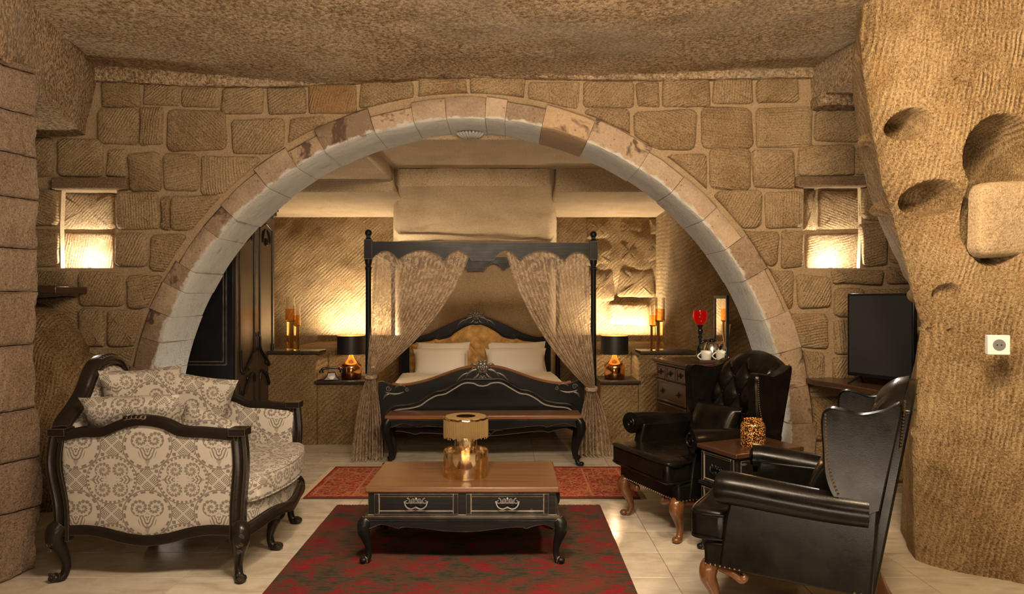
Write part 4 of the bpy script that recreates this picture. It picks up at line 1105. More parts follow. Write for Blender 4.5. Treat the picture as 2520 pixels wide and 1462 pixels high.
# headboard
HBY = HY-.01
hx = [-1.0, -.92, -.80, -.62, -.44, -.26, -.10, 0, .10, .26, .44, .62, .80, .92, 1.0]
hz = [1.0, 1.02, 1.02, 1.075, 1.165, 1.245, 1.30, 1.31, 1.30, 1.245, 1.165, 1.075, 1.02, 1.02, 1.0]
ht = crv(list(zip(hx, hz)), 70)
g = MB(); g.strip([(p.x, p.y) for p in ht], [(p.x, .30) for p in ht], 'y', HBY, HBY+.04); hb = obj('headboard', g, 'black_paint', bed, smooth=30)
g = MB(); g.tube([(p.x, HBY+.02, p.y+.006) for p in ht], .014, up=(0, 0, 1), prof=[(-2, -.6), (2, -.6), (2.1, 0), (1.6, .8), (-1.6, .8), (-2.1, 0)]); obj('top_trim', g, 'trim_wood', hb, smooth=40)
tx = [-.88, -.76, -.62, -.54, -.48, -.36, -.28, -.16, -.06, 0, .06, .16, .28, .36, .48, .54, .62, .76, .88]
tz = [.92, .955, .97, 1.00, .99, 1.02, 1.08, 1.15, 1.185, 1.18, 1.185, 1.15, 1.08, 1.02, .99, 1.00, .97, .955, .92]
tt = crv(list(zip(tx, tz)), 120)
def tuft(s, t):
    p = tt[int(round(s*120))]; z = .50+(p.y-.50)*t
    a = (p.x/.10+(z-.60)/.105)/2; b = (p.x/.10-(z-.60)/.105)/2
    h = (abs(sin(pi*a))*abs(sin(pi*b)))**.5
    e_ = min(1, min(s, 1-s)/.03, (1-t)/.06); return (p.x, HBY-.012-.058*h*e_-.012*e_, z)
g = MB(); g.grid(tuft, 120, 60); up_ = obj('tufted_panel', g, 'gold_leather', hb, smooth=70)
g = MB(); g.ball((0, 0, 0), .010, 1, .6, 1, 8, 5); b0 = None
for i in range(-9, 10):
    for j in range(0, 6):
        if (i+j) % 2: continue
        x = i*.10; z = .60+j*.105
        zt = lerp([p.x for p in tt], [p.y for p in tt], x)
        if abs(x) > .85 or z > zt-.03: continue
        if b0 is None: b0 = obj('button', g, 'gold_leather', up_, loc=(x, HBY-.016, z))
        else: sharecopy(b0, 'button', up_, (x, HBY-.016, z))
g = MB(); g.tube([(p.x, HBY-.018, p.y+.010) for p in tt], .013, 8)
for sg in (-1, 1): scroll_leaf(g, (sg*.51, HBY-.02, 1.025), .025, sg, pi/2, 1.2, .008)
obj('moulding', g, 'black_paint', hb, smooth=50)
crest(HBY-.012, 1.285, 1.0, hb)
# mattress
g = MB(); g.box(-.97, .97, -HY+.05, HY-.04, .30, .56); obj('mattress', g, 'white_linen', bed, bevel=.06, seg=4, smooth=40)
BM = Matrix.Translation((-.383, 7.87, 0)) @ Matrix.Rotation(BR, 4, 'Z')
g = MB()
def duv(s, t):
    x = -1.02+2.04*s; y = -HY+.045+(2*HY-.65)*t; e_ = max(0, (abs(x)-.93)/.09)
    return BM @ Vector((x, y, .575+.035*(1-e_)-.22*e_**1.5+.012*fbm(x, y, 2, 3)))
g.grid(duv, 60, 50); tag(obj('duvet', g, 'white_linen', smooth=70), 'white linen duvet spread over the canopy bed', 'duvet')
def bedpillow(lb, w_, h_, t, x, y, z, tilt, rz=0):
    o = put_pillow('bed_pillow', lb, w_, h_, t, BM @ Vector((x, y, z)), (R_(tilt), 0, BR+R_(rz)), 'white_linen', cat='pillow')
    return o
bedpillow('plump white pillow at the front on the wardrobe side of the bed', .70, .46, .20, -.46, .87, .70, 52, 3)
bedpillow('white pillow behind another on the wardrobe side of the bed', .72, .48, .18, -.44, 1.08, .74, 66, -2)
bedpillow('plump white pillow at the front on the chest side of the bed', .80, .46, .20, .50, .87, .70, 52, -3)
bedpillow('white pillow behind another on the chest side of the bed', .78, .48, .18, .54, 1.08, .74, 66, 2)
# curtains (bed coordinates)
def curtain(lb, xo, xi, ztop, xtie, ztie, b0_, b1_, nf, seed, sgn):
    NS, NT = 150, 110; vs, uvs = [], []
    y0 = -HY+.035
    for j in range(NT+1):
        t = j/NT
        for i in range(NS+1):
            s = i/NS
            top = Vector((xo+(xi-xo)*s, ztop+.0)); tie = Vector((xtie+(s-.5)*.075*sgn, ztie)); bot = Vector((b0_+(b1_-b0_)*s, .012))
            if t < .66:
                q = t/.66; z = top.y+(tie.y-top.y)*q
                k = q**1.45; sag = .035*sin(pi*q)*s
                # inner edge hangs in a soft swag toward the tie
                k2 = k*(1-.10*sin(pi*q)*s)
                x = top.x+(tie.x-top.x)*k2; amp = (.020+.012*sin(pi*q))*(1-q)+.018*q; ph = s*nf*2*pi
                z -= sag*(1-q)*.0 + .06*s*sin(pi*q)**2*.0
                fold = amp*sin(ph+1.2*nz(s*4, q*1.5, seed)*1.5)+.012*nz(s*9, q*3, seed+4)
            else:
                q = (t-.66)/.34; z = tie.y+(bot.y-tie.y)*q; k = 1-(1-q)**1.8
                x = tie.x+(bot.x-tie.x)*k+.01*nz(s*5, q*2, seed+3); amp = .018+.030*q; ph = s*nf*2*pi*.9
                fold = amp*sin(ph+1.4*nz(s*3, q, seed+9))+.03*q*nz(s*6, q*4, seed+6); 
                if q > .93: fold -= .05*(q-.93)/.07*(.6+nz(s*8, 0, seed))
            zz = max(.008+.01*(nz(s*20, 1, seed)+1)*(t == 1), z)
            y = y0+fold*(.7 if t < .3 else 1)-.135*(1 if t > .62 else max(0, (t-.12)/.50)**1.6)
            vs.append(BM @ Vector((x, y, zz))); uvs.append((s*1.5*(1-.0*t), t*2.1))
    me = bpy.data.meshes.new('bed_curtain'); n1 = NS+1
    fs = [(j*n1+i, j*n1+i+1, (j+1)*n1+i+1, (j+1)*n1+i) for j in range(NT) for i in range(NS)]
    me.from_pydata(vs, [], fs); l = me.uv_layers.new(name='UVMap')
    for lp in me.loops: l.data[lp.index].uv = uvs[lp.vertex_index]
    me.polygons.foreach_set('use_smooth', [True]*len(fs)); me.materials.append(MT['lace'])
    o = bpy.data.objects.new('bed_curtain', me); COL.objects.link(o); o.location = BM.translation
    me.transform(Matrix.Translation(-BM.translation))
    tag(o, lb, 'curtain')
    g = MB(); p = BM @ Vector((xtie, y0-.135, ztie)) - BM.translation
    g.tube([(p.x+.052*cos(2*pi*k/20), p.y+.045*sin(2*pi*k/20), p.z+.008*sin(2*pi*k/20)) for k in range(20)], .012, 8, sy=1.6, closed=True)
    obj('tieback', g, 'lace', o, uv=True)
curtain('beige lace curtain tied to the bed post on the wardrobe side', -1.055, -.115, 2.015, -1.06, .80, -1.24, -.94, 11, 3, 1)
curtain('beige lace curtain tied to the bed post on the chest side', 1.055, .235, 2.015, 1.055, .66, 1.26, .91, 10, 8, -1)

# ------------------------------------------------------------------ bench at the foot of the bed
bn = thing('bed_bench', 'long low black bench with wood top at the foot of the bed', 'bench', (-.262, 6.375, 0), R_(.8))
g = MB(); g.box(-.90, .90, -.15, .15, .432, .468); obj('bench_top', g, 'trim_wood', bn, bevel=.008, seg=3, smooth=30)
g = MB(); g.box(-.86, .86, -.125, .125, .36, .433); obj('frame', g, 'black_paint', bn, bevel=.004, smooth=30)
for yy in (-.14, .12):
    tp, bt = scallop(-.86, .86, .43, .10); g = MB(); g.strip(tp, bt, 'y', yy, yy+.02); obj('apron', g, 'black_paint_worn', bn, smooth=40, bevel=.003)
for sx in (-1, 1):
    for sy in (-1, 1):
        g = MB(); cab(g, sx*.855, sy*.115, .43, sx, sy*.4, .034, .05, True, 10); obj('leg', g, 'black_paint', bn, smooth=50)

# ------------------------------------------------------------------ wing chairs
def wing_chair(lb):
    t = thing('wing_armchair', lb, 'armchair')
    def zt(x): return 1.175-.11*(abs(x)/.27)**2.2
    # base
    g = MB(); g.prism([(-.34, -.37), (.34, -.37), (.33, .33), (-.33, .33)], 'z', .265, .385); obj('seat_base', g, 'black_leather', t, bevel=.018, seg=3, smooth=40)
    g = MB(); g.prism([(-.325, -.44), (.325, -.44), (.335, -.27), (.26, -.25), (.255, .22), (-.255, .22), (-.26, -.25), (-.335, -.27)], 'z', .375, .535)
    sc = obj('seat_cushion', g, 'black_leather', t, bevel=.035, seg=4, smooth=40)
    for zz in (.398, .515):
        g = MB(); g.tube(crv([(.255, -.20, zz), (.30, -.262, zz), (.333, -.29, zz), (.322, -.430, zz), (.0, -.442, zz), (-.322, -.430, zz), (-.333, -.29, zz), (-.30, -.262, zz), (-.255, -.20, zz)], 60), .005, 6); obj('piping', g, 'black_leather', sc)
    for sg in (-1, 1):
        # outside panel, arm roll
        g = MB(); g.prism([(-.30, .265), (.345, .265), (.375, .66), (-.235, .66), (-.27, .5)], 'x', sg*.265, sg*.345)
        obj('side_panel', g, 'black_leather', t, bevel=.014, seg=3, smooth=40)
        path = crv([(sg*.345, -.285, .655), (sg*.347, -.27, .655), (sg*.35, -.20, .655), (sg*.345, 0, .642), (sg*.335, .18, .632), (sg*.32, .33, .628)], 30)
        rr = [.050, .066]+[.078]*6+[.078-.012*i/22 for i in range(23)]
        g = MB(); g.tube(path, rr, 20, sx=1.0, sy=1.0, up=(0, 0, 1)); arm = obj('armrest', g, 'black_leather', t, smooth=60)
        g = MB(); g.tube(spiral((sg*.345, -.288, .655), .050, 1.4, sg, pi/2, ('x', 'z')), .007, 6); obj('scroll', g, 'black_leather', arm)
        # wing
        wo = crv([(.335, .62), (.215, .66), (.165, .76), (.155, .90), (.150, 1.02), (.175, 1.065), (.235, 1.060), (.30, 1.045), (.38, 1.065), (.455, 1.105), (.44, .98), (.40, .78), (.37, .62)], 60)[:-1]
        g = MB(); m0 = len(wo)
        vs = []
        for k, (xo, ins) in enumerate(((.275, .012), (.268, .0), (.335, .0), (.347, .014))):
            for p in wo:
                cx, cz = .31, .86; fl = max(0, (.35-p.x))*.16
                vs.append((sg*(xo+fl), p.x+(cx-p.x)*ins*4, p.y+(cz-p.y)*ins*2.0))
        fs = [(a*m0+i, a*m0+(i+1) % m0, (a+1)*m0+(i+1) % m0, (a+1)*m0+i) for a in range(3) for i in range(m0)]
        fs += [tuple(range(m0)), tuple(range(3*m0, 4*m0))]
        g.add(vs, fs); wg = obj('wing', g, 'black_leather', t, smooth=18)
        g = MB()
        for k in range(24):
            z = .70+.34*k/23; g.ball((sg*.345+sg*.03, .168+.05*(1-(k/23))**3, z), .0055, n=6, m=4)
        for k in range(15):
            g.ball((sg*.305, .466-.02*k/15*1.0, 1.11-.014*k), .006, n=6, m=4)
        obj('nailheads', g, 'brass_tack', wg, kind='stuff')
    # back: outer shell
    n = 24; tp = [(-.29+.58*k/n, zt((-.29+.58*k/n)*.93)) for k in range(n+1)]; bt = [(x*1.05, .265) for x, z in tp]
    g = MB(); g.strip(tp, bt, 'y', 0, .05)
    g.v = [(x, y+.305+.155*(z-.265)/.9, z) for x, y, z in g.v]; obj('back_panel', g, 'black_leather', t, bevel=.01, smooth=40)
    # tufted inner back
    def inner(s, q):
        x = -.275+.55*s; z = .48+(zt(x)+.012-.48)*q
        a = (x/.088+(z-.62)/.125)/2; b = (x/.088-(z-.62)/.125)/2
        h = (abs(sin(pi*a))*abs(sin(pi*b)))**.5; e_ = min(1, min(s, 1-s)/.08); d = min(1, max(0, (z-.50)/.08)); dt = min(1, max(0, (zt(x)-z)/.12))
        base = .215+.17*(z-.48)/.7
        crown = .10*sqrt(max(0, 1-(1-min(1, (1-q)/.16))**2)) if q > .84 else .10
        puff = (.040*h*d*dt+.02*(1-dt))*e_
        return (x, base+.11-crown-puff+.04*(1-e_), z)
    g = MB(); g.grid(inner, 66, 70); ib = obj('tufted_back', g, 'black_leather', t, smooth=80)
    g = MB(); g.ball((0, 0, 0), .011, 1, .6, 1, 8, 5); first = None
    for i in range(-3, 4):
        for j in range(0, 4):
            if (i+j) % 2: continue
            x, z = i*.088, .62+j*.125
            if abs(x) > .25: continue
            y = .215+.17*(z-.48)/.7+.008
            if first is None: first = obj('button', g, 'black_leather', ib, loc=(x, y, z))
            else: sharecopy(first, 'button', ib, (x, y, z))
    # tacks along the lower edge
    g = MB()
    for k in range(30): g.ball((-.33+.66*k/29, -.372, .278), .0055, n=6, m=4)
    for sg in (-1, 1):
        for k in range(8): g.ball((sg*.342, -.36+.045*k/1.0*.5, .278), .0055, n=6, m=4)
        for k in range(3): g.ball((sg*.347, .28+.025*k, .278), .006, n=6, m=4)
    obj('nailheads', g, 'brass_tack', t, kind='stuff')
    for sg in (-1, 1):
        g = MB(); cab(g, sg*.285, -.325, .275, sg*.6, -1, .033, .045, True, 12)
        g.tube(crv([(sg*.27, -.33, .255), (sg*.21, -.345, .245), (sg*.165, -.35, .225), (sg*.15, -.35, .245), (sg*.16, -.35, .262)], 16), [.02]*12+[.016, .012, .010, .008, .006], 8)
        g.tube(crv([(sg*.30, -.30, .255), (sg*.315, -.24, .245), (sg*.32, -.20, .225), (sg*.32, -.18, .245), (sg*.32, -.19, .262)], 16), [.02]*12+[.016, .012, .010, .008, .006], 8)
        obj('front_leg', g, 'leg_wood', t, smooth=50)
        g = MB(); g.tube(crv([(sg*.28, .30, .28), (sg*.282, .315, .18), (sg*.288, .35, .08), (sg*.295, .40, .001)], 12), [.036-.010*i/12 for i in range(13)], prof=[(-1, -1), (1, -1), (1, 1), (-1, 1)], up=(0, 1, 0)); obj('rear_leg', g, 'leg_wood', t, smooth=30, bevel=.004)
    return t
chA = wing_chair('black leather wing armchair facing the coffee table beside the chest of drawers')
chA.location = (1.289, 4.735, 0); chA.rotation_euler = (0, 0, atan2(-.92, .39)); chA.scale = (1, 1.13, .98)
chB = copy_tree(chA); chB['label'] = 'black leather wing armchair seen from behind its side next to the rock pier'
chB.scale = (1, 1, 1); chB.location = (1.41, 3.37, 0); chB.rotation_euler = (0, 0, atan2(-.857, -.518))
for c, lb in ((chA, 'small black leather cushion on the armchair beside the chest of drawers'), (chB, 'small black leather cushion on the armchair next to the rock pier')):
    z = c.rotation_euler[2]; Mx = Matrix.Translation(c.location) @ Matrix.Rotation(z, 4, 'Z')
    o = put_pillow('lumbar_cushion', lb, .46, .30, .14, Mx @ Vector((0, .135, .665)), (0, 0, 0), 'black_leather')
    o.rotation_euler = (Matrix.Rotation(z, 3, 'Z') @ Matrix.Rotation(R_(68), 3, 'X')).to_euler()

# ------------------------------------------------------------------ drawer cabinets
def plate(g, c, w_=.045, h_=.014, axis='x'):
    pts = [(w_*cos(a)*.5, h_*sin(a)*.5) for a in [2*pi*k/16 for k in range(16)]]
    g.prism([(c[1]+p[0], c[2]+p[1]) for p in pts], 'x', c[0], c[0]+.003)
TF = Vector((-.913, -.407))
st = thing('side_table', 'small dark wooden side table with drawers between the two armchairs', 'side table', (0, 0, 0))
cA = Vector((1.287, 3.905)); cB = Vector((1.152, 4.208)); mid = (cA+cB)/2; cen = mid-TF*.25
st.location = (cen.x, cen.y, 0); st.rotation_euler = (0, 0, atan2(TF.x, -TF.y)+0.0)
# local -y faces TF
g = MB(); g.box(-.175, .175, -.262, .262, .622, .650); obj('table_top', g, 'side_wood', st, bevel=.007, seg=3, smooth=30)
g = MB(); g.box(-.155, .155, -.240, .240, .16, .623); g.box(-.168, .168, -.252, .252, .405, .425); g.box(-.168, .168, -.252, .252, .16, .185); obj('body', g, 'black_paint', st, bevel=.003, smooth=30)
for z0, z1 in ((.435, .610), (.200, .395)):
    g = MB(); frame_front(g, -.140, .140, z0, z1, -.241, .015); d_ = obj('drawer', g, 'black_paint_worn', st, bevel=.002, smooth=30)
    g = MB(); drawer_handle(g, (0, -.250, (z0+z1)/2), 1.0); obj('handle', g, 'dark_iron', d_, smooth=50)
g = MB(); g.box(.156, .160, -.215, .215, .445, .605); g.box(.156, .160, -.215, .215, .20, .39); obj('side_inset', g, 'black_paint_worn', st, bevel=.002, smooth=30)
g = MB(); g.box(-.158, -.154, -.215, .215, .445, .605); obj('side_inset', g, 'black_paint_worn', st, bevel=.002, smooth=30)
for sg in (-1, 1): pass
g = MB(); g.box(-.002, .002, -.001, .001, 0, .001)
for sx in (-1, 1):
    for sy in (-1, 1):
        g = MB(); cab(g, sx*.14, sy*.225, .17, sx, sy, .028, .03, True); obj('leg', g, 'black_paint', st, smooth=50)
g = MB(); plate(g, (.1605, -.195, .585)); obj('name_plate', g, 'pewter', st)
# candle jar
cj = thing('candle_jar', 'glowing amber mosaic candle jar on the side table', 'candle jar', (1.447, 4.10, .650))
g = MB(); g.lathe([(.0, .001), (.060, .001), (.070, .012), (.0705, .125), (.064, .145), (.052, .152), (.050, .165), (.053, .168), (.046, .166), (.046, .150), (.058, .140), (.064, .12), (.064, .016), (.0, .012)], 32, cap=False); obj('jar', g, 'amber_mosaic', cj, smooth=50)
g = MB(); g.lathe([(.030, .014), (.030, .05), (.0, .052)], 16); cd = obj('candle', g, 'wax', cj)
g = MB(); g.lathe([(.001, .055), (.009, .066), (.008, .078), (.001, .10)], 10); obj('flame', g, 'flame', cd)
light('candle_light', 'POINT', (1.447, 4.10, .90), 1.2, (1, .55, .2), .04)

# chest of drawers
chx = thing('chest_of_drawers', 'tall dark chest of drawers with worn edges behind the armchair', 'chest of drawers', (1.72, 6.44, 0), atan2(-.967, .256))
g = MB(); g.box(-.33, .33, -.27, .27, .925, .955); g.box(-.318, .318, -.258, .258, .905, .926); obj('chest_top', g, 'side_wood', chx, bevel=.006, seg=2, smooth=30)
g = MB(); g.box(-.30, .30, -.24, .24, .06, .906); g.box(-.318, .318, -.255, .255, .0, .075); obj('body', g, 'black_paint_worn', chx, bevel=.004, smooth=30)
def knob(g, c):
    g.lathe([(.014, 0), (.016, .004), (.006, .008), (.006, .016), (.013, .022), (.010, .030), (.0, .032)], 12); 
kx = {}
for z0, z1, xs in ((.775, .895, (-.285, -.1, .1, .285)), (.56, .755, (-.285, .285)), (.335, .54, (-.285, .285)), (.10, .315, (-.285, .285))):
    for a, b in zip(xs, xs[1:]):
        g = MB(); frame_front(g, a+.006, b-.006, z0, z1, -.241, .014); d_ = obj('drawer', g, 'side_wood', chx, bevel=.002, smooth=30)
        ks = [(a+b)/2] if len(xs) > 2 else [a+.13, b-.13]
        for kx_ in ks:
            g = MB(); c = Vector((kx_, -.248, (z0+z1)/2))
            for q in range(4):
                aa = q*pi/2; g.ball(c+Vector((.016*cos(aa), 0, .016*sin(aa))), .014, 1, .35, 1, 8, 5)
            g.ball(c+Vector((0, -.018, 0)), .013, n=10, m=6); g.tube([c, c+Vector((0, -.018, 0))], .006, 8); obj('knob', g, 'dark_iron', d_, smooth=60)
for sg in (1,):
    g = MB(); x_ = sg*.301
    for y0, y1, z0, z1 in ((-.175, .175, .12, .14), (-.175, .175, .84, .86), (-.175, -.155, .14, .84), (.155, .175, .14, .84), (-.135, .135, .18, .80)): g.box(x_-.002, x_+.008, y0, y1, z0, z1)
    obj('side_inset', g, 'black_paint_worn', chx, bevel=.003, smooth=30)
g = MB(); plate(g, (.301, -.17, .885), .05, .016); obj('name_plate', g, 'pewter', chx)
MC = Matrix.Translation((1.72, 6.44, 0)) @ Matrix.Rotation(atan2(-.967, .256), 4, 'Z')
ZT = .955
tr = thing('serving_tray', 'dark wooden serving tray under the mugs on the chest', 'tray', MC @ Vector((.235, .06, ZT)), chx.rotation_euler[2])
g = MB(); g.box(-.085, .085, -.19, .19, 0, .008); g.box(-.085, .085, -.19, -.182, .008, .03); g.box(-.085, .085, .182, .19, .008, .03); g.box(-.085, -.077, -.182, .182, .008, .03); g.box(.077, .085, -.182, .182, .008, .03); obj('tray_board', g, 'shelf_wood', tr, bevel=.002, smooth=30)
def mug(u, y, lb):
    q = P(u, 860, y); t = thing('mug', lb, 'mug', (q.x, q.y, ZT+.008), R_(10))
    g = MB(); g.lathe([(.0, .002), (.036, .002), (.042, .010), (.050, .090), (.052, .098), (.047, .097), (.040, .012), (.0, .008)], 28, cap=False); obj('cup', g, 'porcelain', t, smooth=40)
    g = MB(); g.tube([(-.048-.034*sin(pi*k/12), 0, .082-.062*k/12) for k in range(13)], .006, 8); obj('handle', g, 'porcelain', t)
mug(1738, 6.20, 'white mug beside the kettle on the tray'); mug(1774, 6.24, 'white mug next to the reed diffuser on the tray')
kt = thing('kettle', 'steel kettle with round black handle on the chest', 'kettle', (*P(1752, 860, 6.42).xy, ZT))
g = MB(); g.lathe([(.0, .002), (.070, .002), (.078, .02), (.074, .10), (.058, .155), (.040, .175), (.0, .185)], 28, cap=False); obj('body', g, 'steel', kt, smooth=50)
g = MB(); g.tube(crv([(-.03, 0, .185), (-.085, 0, .175), (-.125, 0, .12), (-.125, 0, .06), (-.085, 0, .02)], 20), .012, 10); g.ball((0, 0, .19), .04, 1, 1, .4); obj('handle', g, 'bakelite', kt)
gb = thing('goblet_candle_holder', 'tall black stemmed candle holder with red glass bowl', 'candle holder', (*P(1723, 860, 6.36).xy, ZT))
g = MB(); g.lathe([(.0, .0), (.055, .0), (.050, .012), (.018, .03), (.012, .06), (.012, .20), (.020, .22), (.012, .24), (.024, .265), (.026, .29), (.014, .305), (.026, .325), (.03, .335), (.0, .34)], 20, cap=False); obj('stem', g, 'bakelite', gb, smooth=50)
g = MB(); g.lathe([(.0, .335), (.035, .345), (.062, .385), (.066, .425), (.058, .470), (.055, .470), (.061, .425), (.058, .390), (.033, .352), (.0, .345)], 24, cap=False); obj('bowl', g, 'red_glass', gb, smooth=60)
df = thing('reed_diffuser', 'small amber glass reed diffuser with thin sticks on the chest', 'diffuser', (*P(1786, 860, 6.23).xy, ZT+.008))
g = MB(); g.lathe([(.0, .002), (.034, .002), (.036, .010), (.036, .075), (.014, .100), (.014, .115), (.011, .115), (.011, .10), (.031, .073), (.031, .01), (.0, .008)], 20, cap=False); obj('bottle', g, 'amber_glass', df, smooth=45)
g = MB(); g.lathe([(.0, .009), (.030, .009), (.030, .045), (.0, .045)], 18); obj('oil', g, 'diffuser_oil', df)
for k in range(6):
    a = k*1.05; g = MB(); g.tube([(-.008*cos(a), -.008*sin(a), .01), (.045*cos(a), .045*sin(a), .34)], .0022, 5); obj('reed', g, 'reed', df)
mr = thing('framed_mirror', 'dark framed mirror standing on the back of the chest', 'mirror', MC @ Vector((.0, .238, ZT)), chx.rotation_euler[2]-R_(14))
g = MB(); x0, x1 = -.06, .32
g.box(x0, x0+.03, -.012, .012, 0, .61); g.box(x1-.03, x1, -.012, .012, 0, .61); g.box(x0+.03, x1-.03, -.012, .012, .58, .61); g.box(x0+.03, x1-.03, -.012, .012, 0, .03); obj('frame', g, 'black_paint', mr, bevel=.003, smooth=30)
g = MB(); g.box(x0+.03, x1-.03, -.003, .003, .03, .58); obj('pane', g, 'mirror', mr, smooth=0)

# ------------------------------------------------------------------ wardrobe
wd = thing('wardrobe', 'tall black wardrobe with carved door panels beyond the arch', 'wardrobe', (-2.93, 6.835, 0), pi/2)
# local: -y faces world +x; local x runs along world +y
g = MB(); g.box(-.535, .535, -.355, .37, .06, 2.42); g.box(-.55, .55, -.37, .37, 0, .08); obj('carcass', g, 'black_paint', wd, bevel=.004, smooth=30)
g = MB(); g.box(-.56, .56, -.385, .37, 2.42, 2.47); g.box(-.575, .575, -.40, .37, 2.47, 2.51); obj('cornice', g, 'black_paint', wd, bevel=.008, smooth=30)
g = MB()
for z0, z1 in ((.16, .80), (.92, 2.30)):
    for o_, e_ in ((0, .006), (.028, .004)):
        xx = -.536-e_; y0, y1 = -.30+o_, .30-o_; a, b = z0+o_, z1-o_
        g.box(xx, -.534, y0, y1, a, a+.012); g.box(xx, -.534, y0, y1, b-.012, b); g.box(xx, -.534, y0, y0+.012, a, b); g.box(xx, -.534, y1-.012, y1, a, b)
obj('side_moulding', g, 'black_paint_worn', wd, bevel=.002, smooth=30)
for sg in (-1, 1):
    x0, x1 = (-.50, -.004) if sg < 0 else (.004, .50)
    g = MB(); g.box(x0, x1, -.377, -.355, .10, 2.38); dd = obj('door', g, 'wardrobe_satin', wd, bevel=.003, smooth=30)
    xm = (x0+x1)/2; g = MB()
    for xx in (x0+.07, x1-.07):
        g.tube([(xx, -.379, 1.05), (xx, -.379, 2.25)], .008, 6); g.tube([(xx, -.379, .18), (xx, -.379, .72)], .008, 6)
    cin = x1-.07 if sg < 0 else x0+.07; cout = x0+.07 if sg < 0 else x1-.07
    g.tube(crv([(cin, -.382, 1.05), ((cin*.8+xm*.2), -.384, 1.0), (xm, -.386, .90), ((cout*.5+xm*.5), -.384, .83), ((cout*.85+xm*.15), -.384, .86), (cout, -.382, 1.05)], 30), .016, 8)
    g.tube(crv([(cin, -.382, .72), ((cin*.8+xm*.2), -.384, .80), (xm, -.386, .74), ((cout*.5+xm*.5), -.384, .62), ((cout*.85+xm*.15), -.384, .60), (cout, -.382, .66)], 30), .016, 8)
    scroll_leaf(g, (xm, -.386, .87), .03, sg, 0, 1.2, .010); scroll_leaf(g, (xm, -.386, .76), .03, -sg, 0, 1.2, .010)
    g.tube([(x0+.07, -.379, 2.25), (xm, -.379, 2.31), (x1-.07, -.379, 2.25)], .008, 6)
    leaf(g, (xm-.10, -.384, 2.10), (xm, -.384, 2.26), .018, .2); leaf(g, (xm+.10, -.384, 2.10), (xm, -.384, 2.26), .018, -.2); rosette(g, (xm, -.386, 2.12), .04)
    obj('panel_moulding', g, 'dark_iron', dd, smooth=50)
    g = MB(); hx_ = -.03 if sg < 0 else .03
    g.tube(crv([(hx_, -.378, 1.02), (hx_, -.40, 1.05), (hx_, -.402, 1.10), (hx_, -.40, 1.15), (hx_, -.378, 1.18)], 16), .007, 8); g.ball((hx_, -.378, 1.18), .014, 1, .4, 1.6); g.ball((hx_, -.378, 1.02), .014, 1, .4, 1.6); obj('handle', g, 'dark_iron', dd)

# ------------------------------------------------------------------ bedside lamps, telephone, glass candle holders
def table_lamp(x, lb):
    t = thing('table_lamp', lb, 'lamp', (x, 7.36, .672))
    g = MB(); g.lathe([(.0, .002), (.100, .002), (.108, .010), (.113, .125), (.106, .150), (.070, .180), (.036, .215), (.020, .255), (.014, .275), (.0, .278)], 36, cap=False); obj('base', g, 'copper', t, smooth=60)
    g = MB(); g.lathe([(.012, .275), (.012, .30)], 12); obj('socket', g, 'brass_tack', t)
    g = MB(); g.lathe([(.012, .30), (.026, .33), (.024, .355), (.0, .372)], 14, cap=False); obj('bulb', g, 'bulb', t, smooth=60)
    g = MB(); g.lathe([(.147, .265), (.147, .462)], 40, cap=False); sh = obj('shade', g, 'shade_black', t, smooth=60)
    g = MB(); g.lathe([(.1455, .4615), (.1455, .2655)], 40, cap=False); obj('shade_lining', g, 'shade_gold', sh, smooth=60)
    g = MB()
    for k in range(3):
        a = 2*pi*k/3; g.tube([(0, 0, .40), (.146*cos(a), .146*sin(a), .45)], .002, 5)
    g.tube([(0, 0, .37), (0, 0, .40)], .004, 6); obj('spider', g, 'brass_tack', sh)
    light('lamp_light', 'POINT', (x, 7.36, .672+.315), 14, (1, .72, .44), .03)
table_lamp(-1.735, 'copper table lamp with black drum shade beside the telephone')
table_lamp(1.105, 'copper table lamp with black drum shade on the chest side of the bed')
ph = thing('telephone', 'vintage black rotary telephone on the bedside shelf', 'telephone', (-1.91, 7.225, .672), R_(15))
g = MB(); g.prism([(-.085, 0), (.085, 0), (.08, .012), (.05, .045), (.040, .085), (-.040, .085), (-.05, .05), (-.08, .015)], 'y', -.06, .06); obj('body', g, 'bakelite', ph, bevel=.010, seg=3, smooth=40)
g = MB(); g.tube(crv([(-.105, 0, .098), (-.085, 0, .118), (-.03, 0, .128), (.03, 0, .128), (.085, 0, .118), (.105, 0, .098)], 20), [.016]*5+[.012]*11+[.016]*5, 10)
g.lathe([(.026, .085), (.022, .108), (.0, .112)], 14, (-.105, 0, -.005)); g.lathe([(.026, .085), (.022, .108), (.0, .112)], 14, (.105, 0, -.005)); obj('handset', g, 'bakelite', ph, smooth=50)
g = MB(); g.lathe([(.034, 0), (.034, .006), (.0, .008)], 20); o = obj('dial', g, 'pewter', ph); o.location = (0, -.061, .045); o.rotation_euler = (R_(70), 0, 0)
g = MB(); g.tube(crv([(-.085, -.02, .01), (-.13, -.03, .008), (-.11, -.05, .008), (-.15, -.045, .008), (-.09, -.06, .010)], 30), .004, 6); obj('cord', g, 'bakelite', ph)
def hurricane(u, y, s, lb, tall):
    q = P(u, 860, y); t = thing('glass_candle_holder', lb, 'candle holder', (q.x, q.y, .985))
    g = MB(); g.lathe([(.0, .002), (.042*s, .002), (.044*s, .008), (.036*s, .014), (.036*s, .30*tall), (.052*s, .31*tall), (.052*s, .44*tall), (.049*s, .44*tall), (.049*s, .315*tall), (.0, .31*tall)], 28, cap=False); obj('amber_stem', g, 'amber_glass', t, smooth=40)
    g = MB(); g.lathe([(.050*s, .442*tall), (.050*s, .56*tall), (.048*s, .56*tall), (.048*s, .442*tall)], 28, cap=False); obj('clear_chimney', g, 'clear_glass', t, smooth=40)
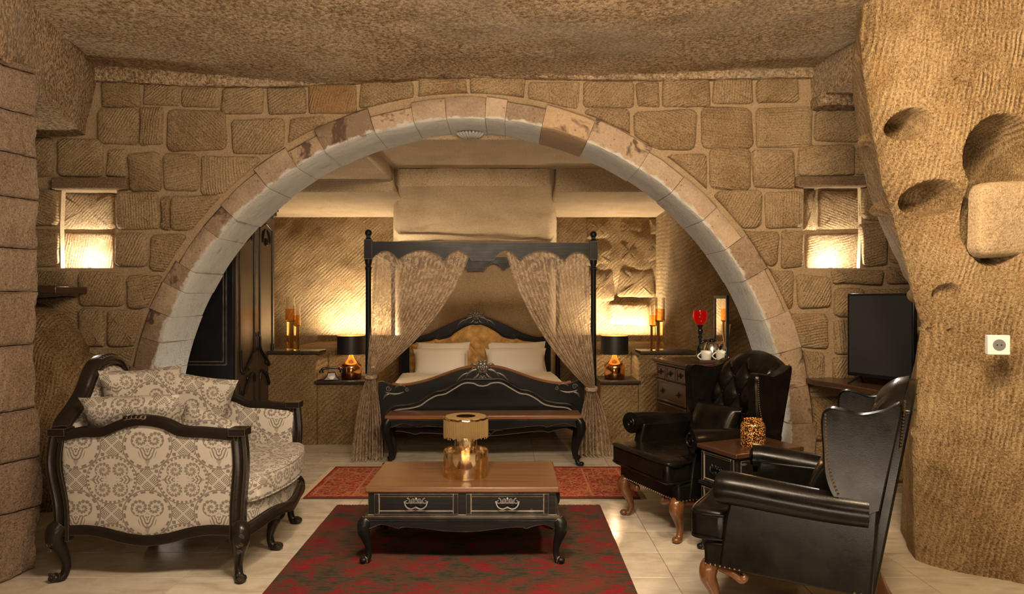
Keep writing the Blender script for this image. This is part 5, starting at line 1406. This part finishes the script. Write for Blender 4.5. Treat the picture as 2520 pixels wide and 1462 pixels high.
hurricane(714, 7.30, 1.0, 'tall amber glass candle holder next to the wardrobe', 1.0); hurricane(730, 7.20, .75, 'slim amber glass candle holder on the wardrobe side ledge', .85)
hurricane(1624, 7.30, 1.0, 'tall amber glass candle holder on the ledge behind the chest', 1.0); hurricane(1607, 7.20, .75, 'slim amber glass candle holder on the ledge toward the bedside lamp', .85)
g_ = thing('phone_socket', 'small black wall plug behind the bedside telephone lamp', 'socket', (-1.545, 7.585, .75))
g = MB(); g.box(-.02, .02, -.004, .014, -.03, .03); obj('plate', g, 'white_plastic', g_, bevel=.003); g = MB(); g.box(-.014, .014, -.02, -.004, -.014, .014); obj('plug', g, 'bakelite', g_, bevel=.003)

# ------------------------------------------------------------------ television, its shelf, wall socket
A = P(2088, 722, 5.08); B = P(2252, 708, 4.62)
d = Vector((B.x-A.x, B.y-A.y)); wdt = d.length; zb, zt_ = .955, 1.585
tv = thing('television', 'black flat television on the wooden wall shelf', 'television', (A.x+d.x/2, A.y+d.y/2, .915), atan2(d.y, d.x))
hw = wdt/2
g = MB(); g.box(-hw, hw, -.012, .025, .055, .66); obj('casing', g, 'tv_black', tv, bevel=.004, smooth=30)
g = MB(); g.box(-hw+.016, hw-.016, -.0135, -.010, .080, .644); obj('screen', g, 'tv_screen', tv, smooth=0)
for sg in (-1, 1):
    g = MB(); g.tube([(sg*.16, .0, .060), (sg*.19, -.07, .010), (sg*.195, -.085, .006)], [.010, .008, .006], 6); g.tube([(sg*.16, .0, .060), (sg*.19, .07, .010), (sg*.195, .085, .006)], [.010, .008, .006], 6); obj('foot', g, 'tv_black', tv)
g = MB(); a = P(2026, 946, 5.05); b = P(2100, 961, 5.05)
g.prism([(a.x, 5.22), (a.x+.10, 5.02), (2.50, 4.60), (3.3, 4.45), (3.3, 5.43), (a.x, 5.43)], 'z', .875, .915)
tag(obj('wall_shelf', g, 'shelf_wood', bevel=.006, smooth=30), 'dark wooden wall shelf under the television', 'shelf')
sk = thing('wall_socket', 'white square power socket on the carved rock pier', 'socket', P(2457, 849, 3.60))
sk.rotation_euler = (0, 0, R_(-14))
g = MB(); g.box(-.052, .052, -.010, .03, -.052, .052); obj('frame', g, 'white_plastic', sk, bevel=.004, smooth=30)
g = MB(); g.prism([(.030*cos(2*pi*k/28), .030*sin(2*pi*k/28)) for k in range(28)], 'y', -.0112, -.009); obj('insert', g, 'grey_plastic', sk, smooth=30)
g = MB(); g.box(-.013, -.007, -.0125, -.011, -.003, .003); g.box(.007, .013, -.0125, -.011, -.003, .003); obj('contacts', g, 'bakelite', sk)
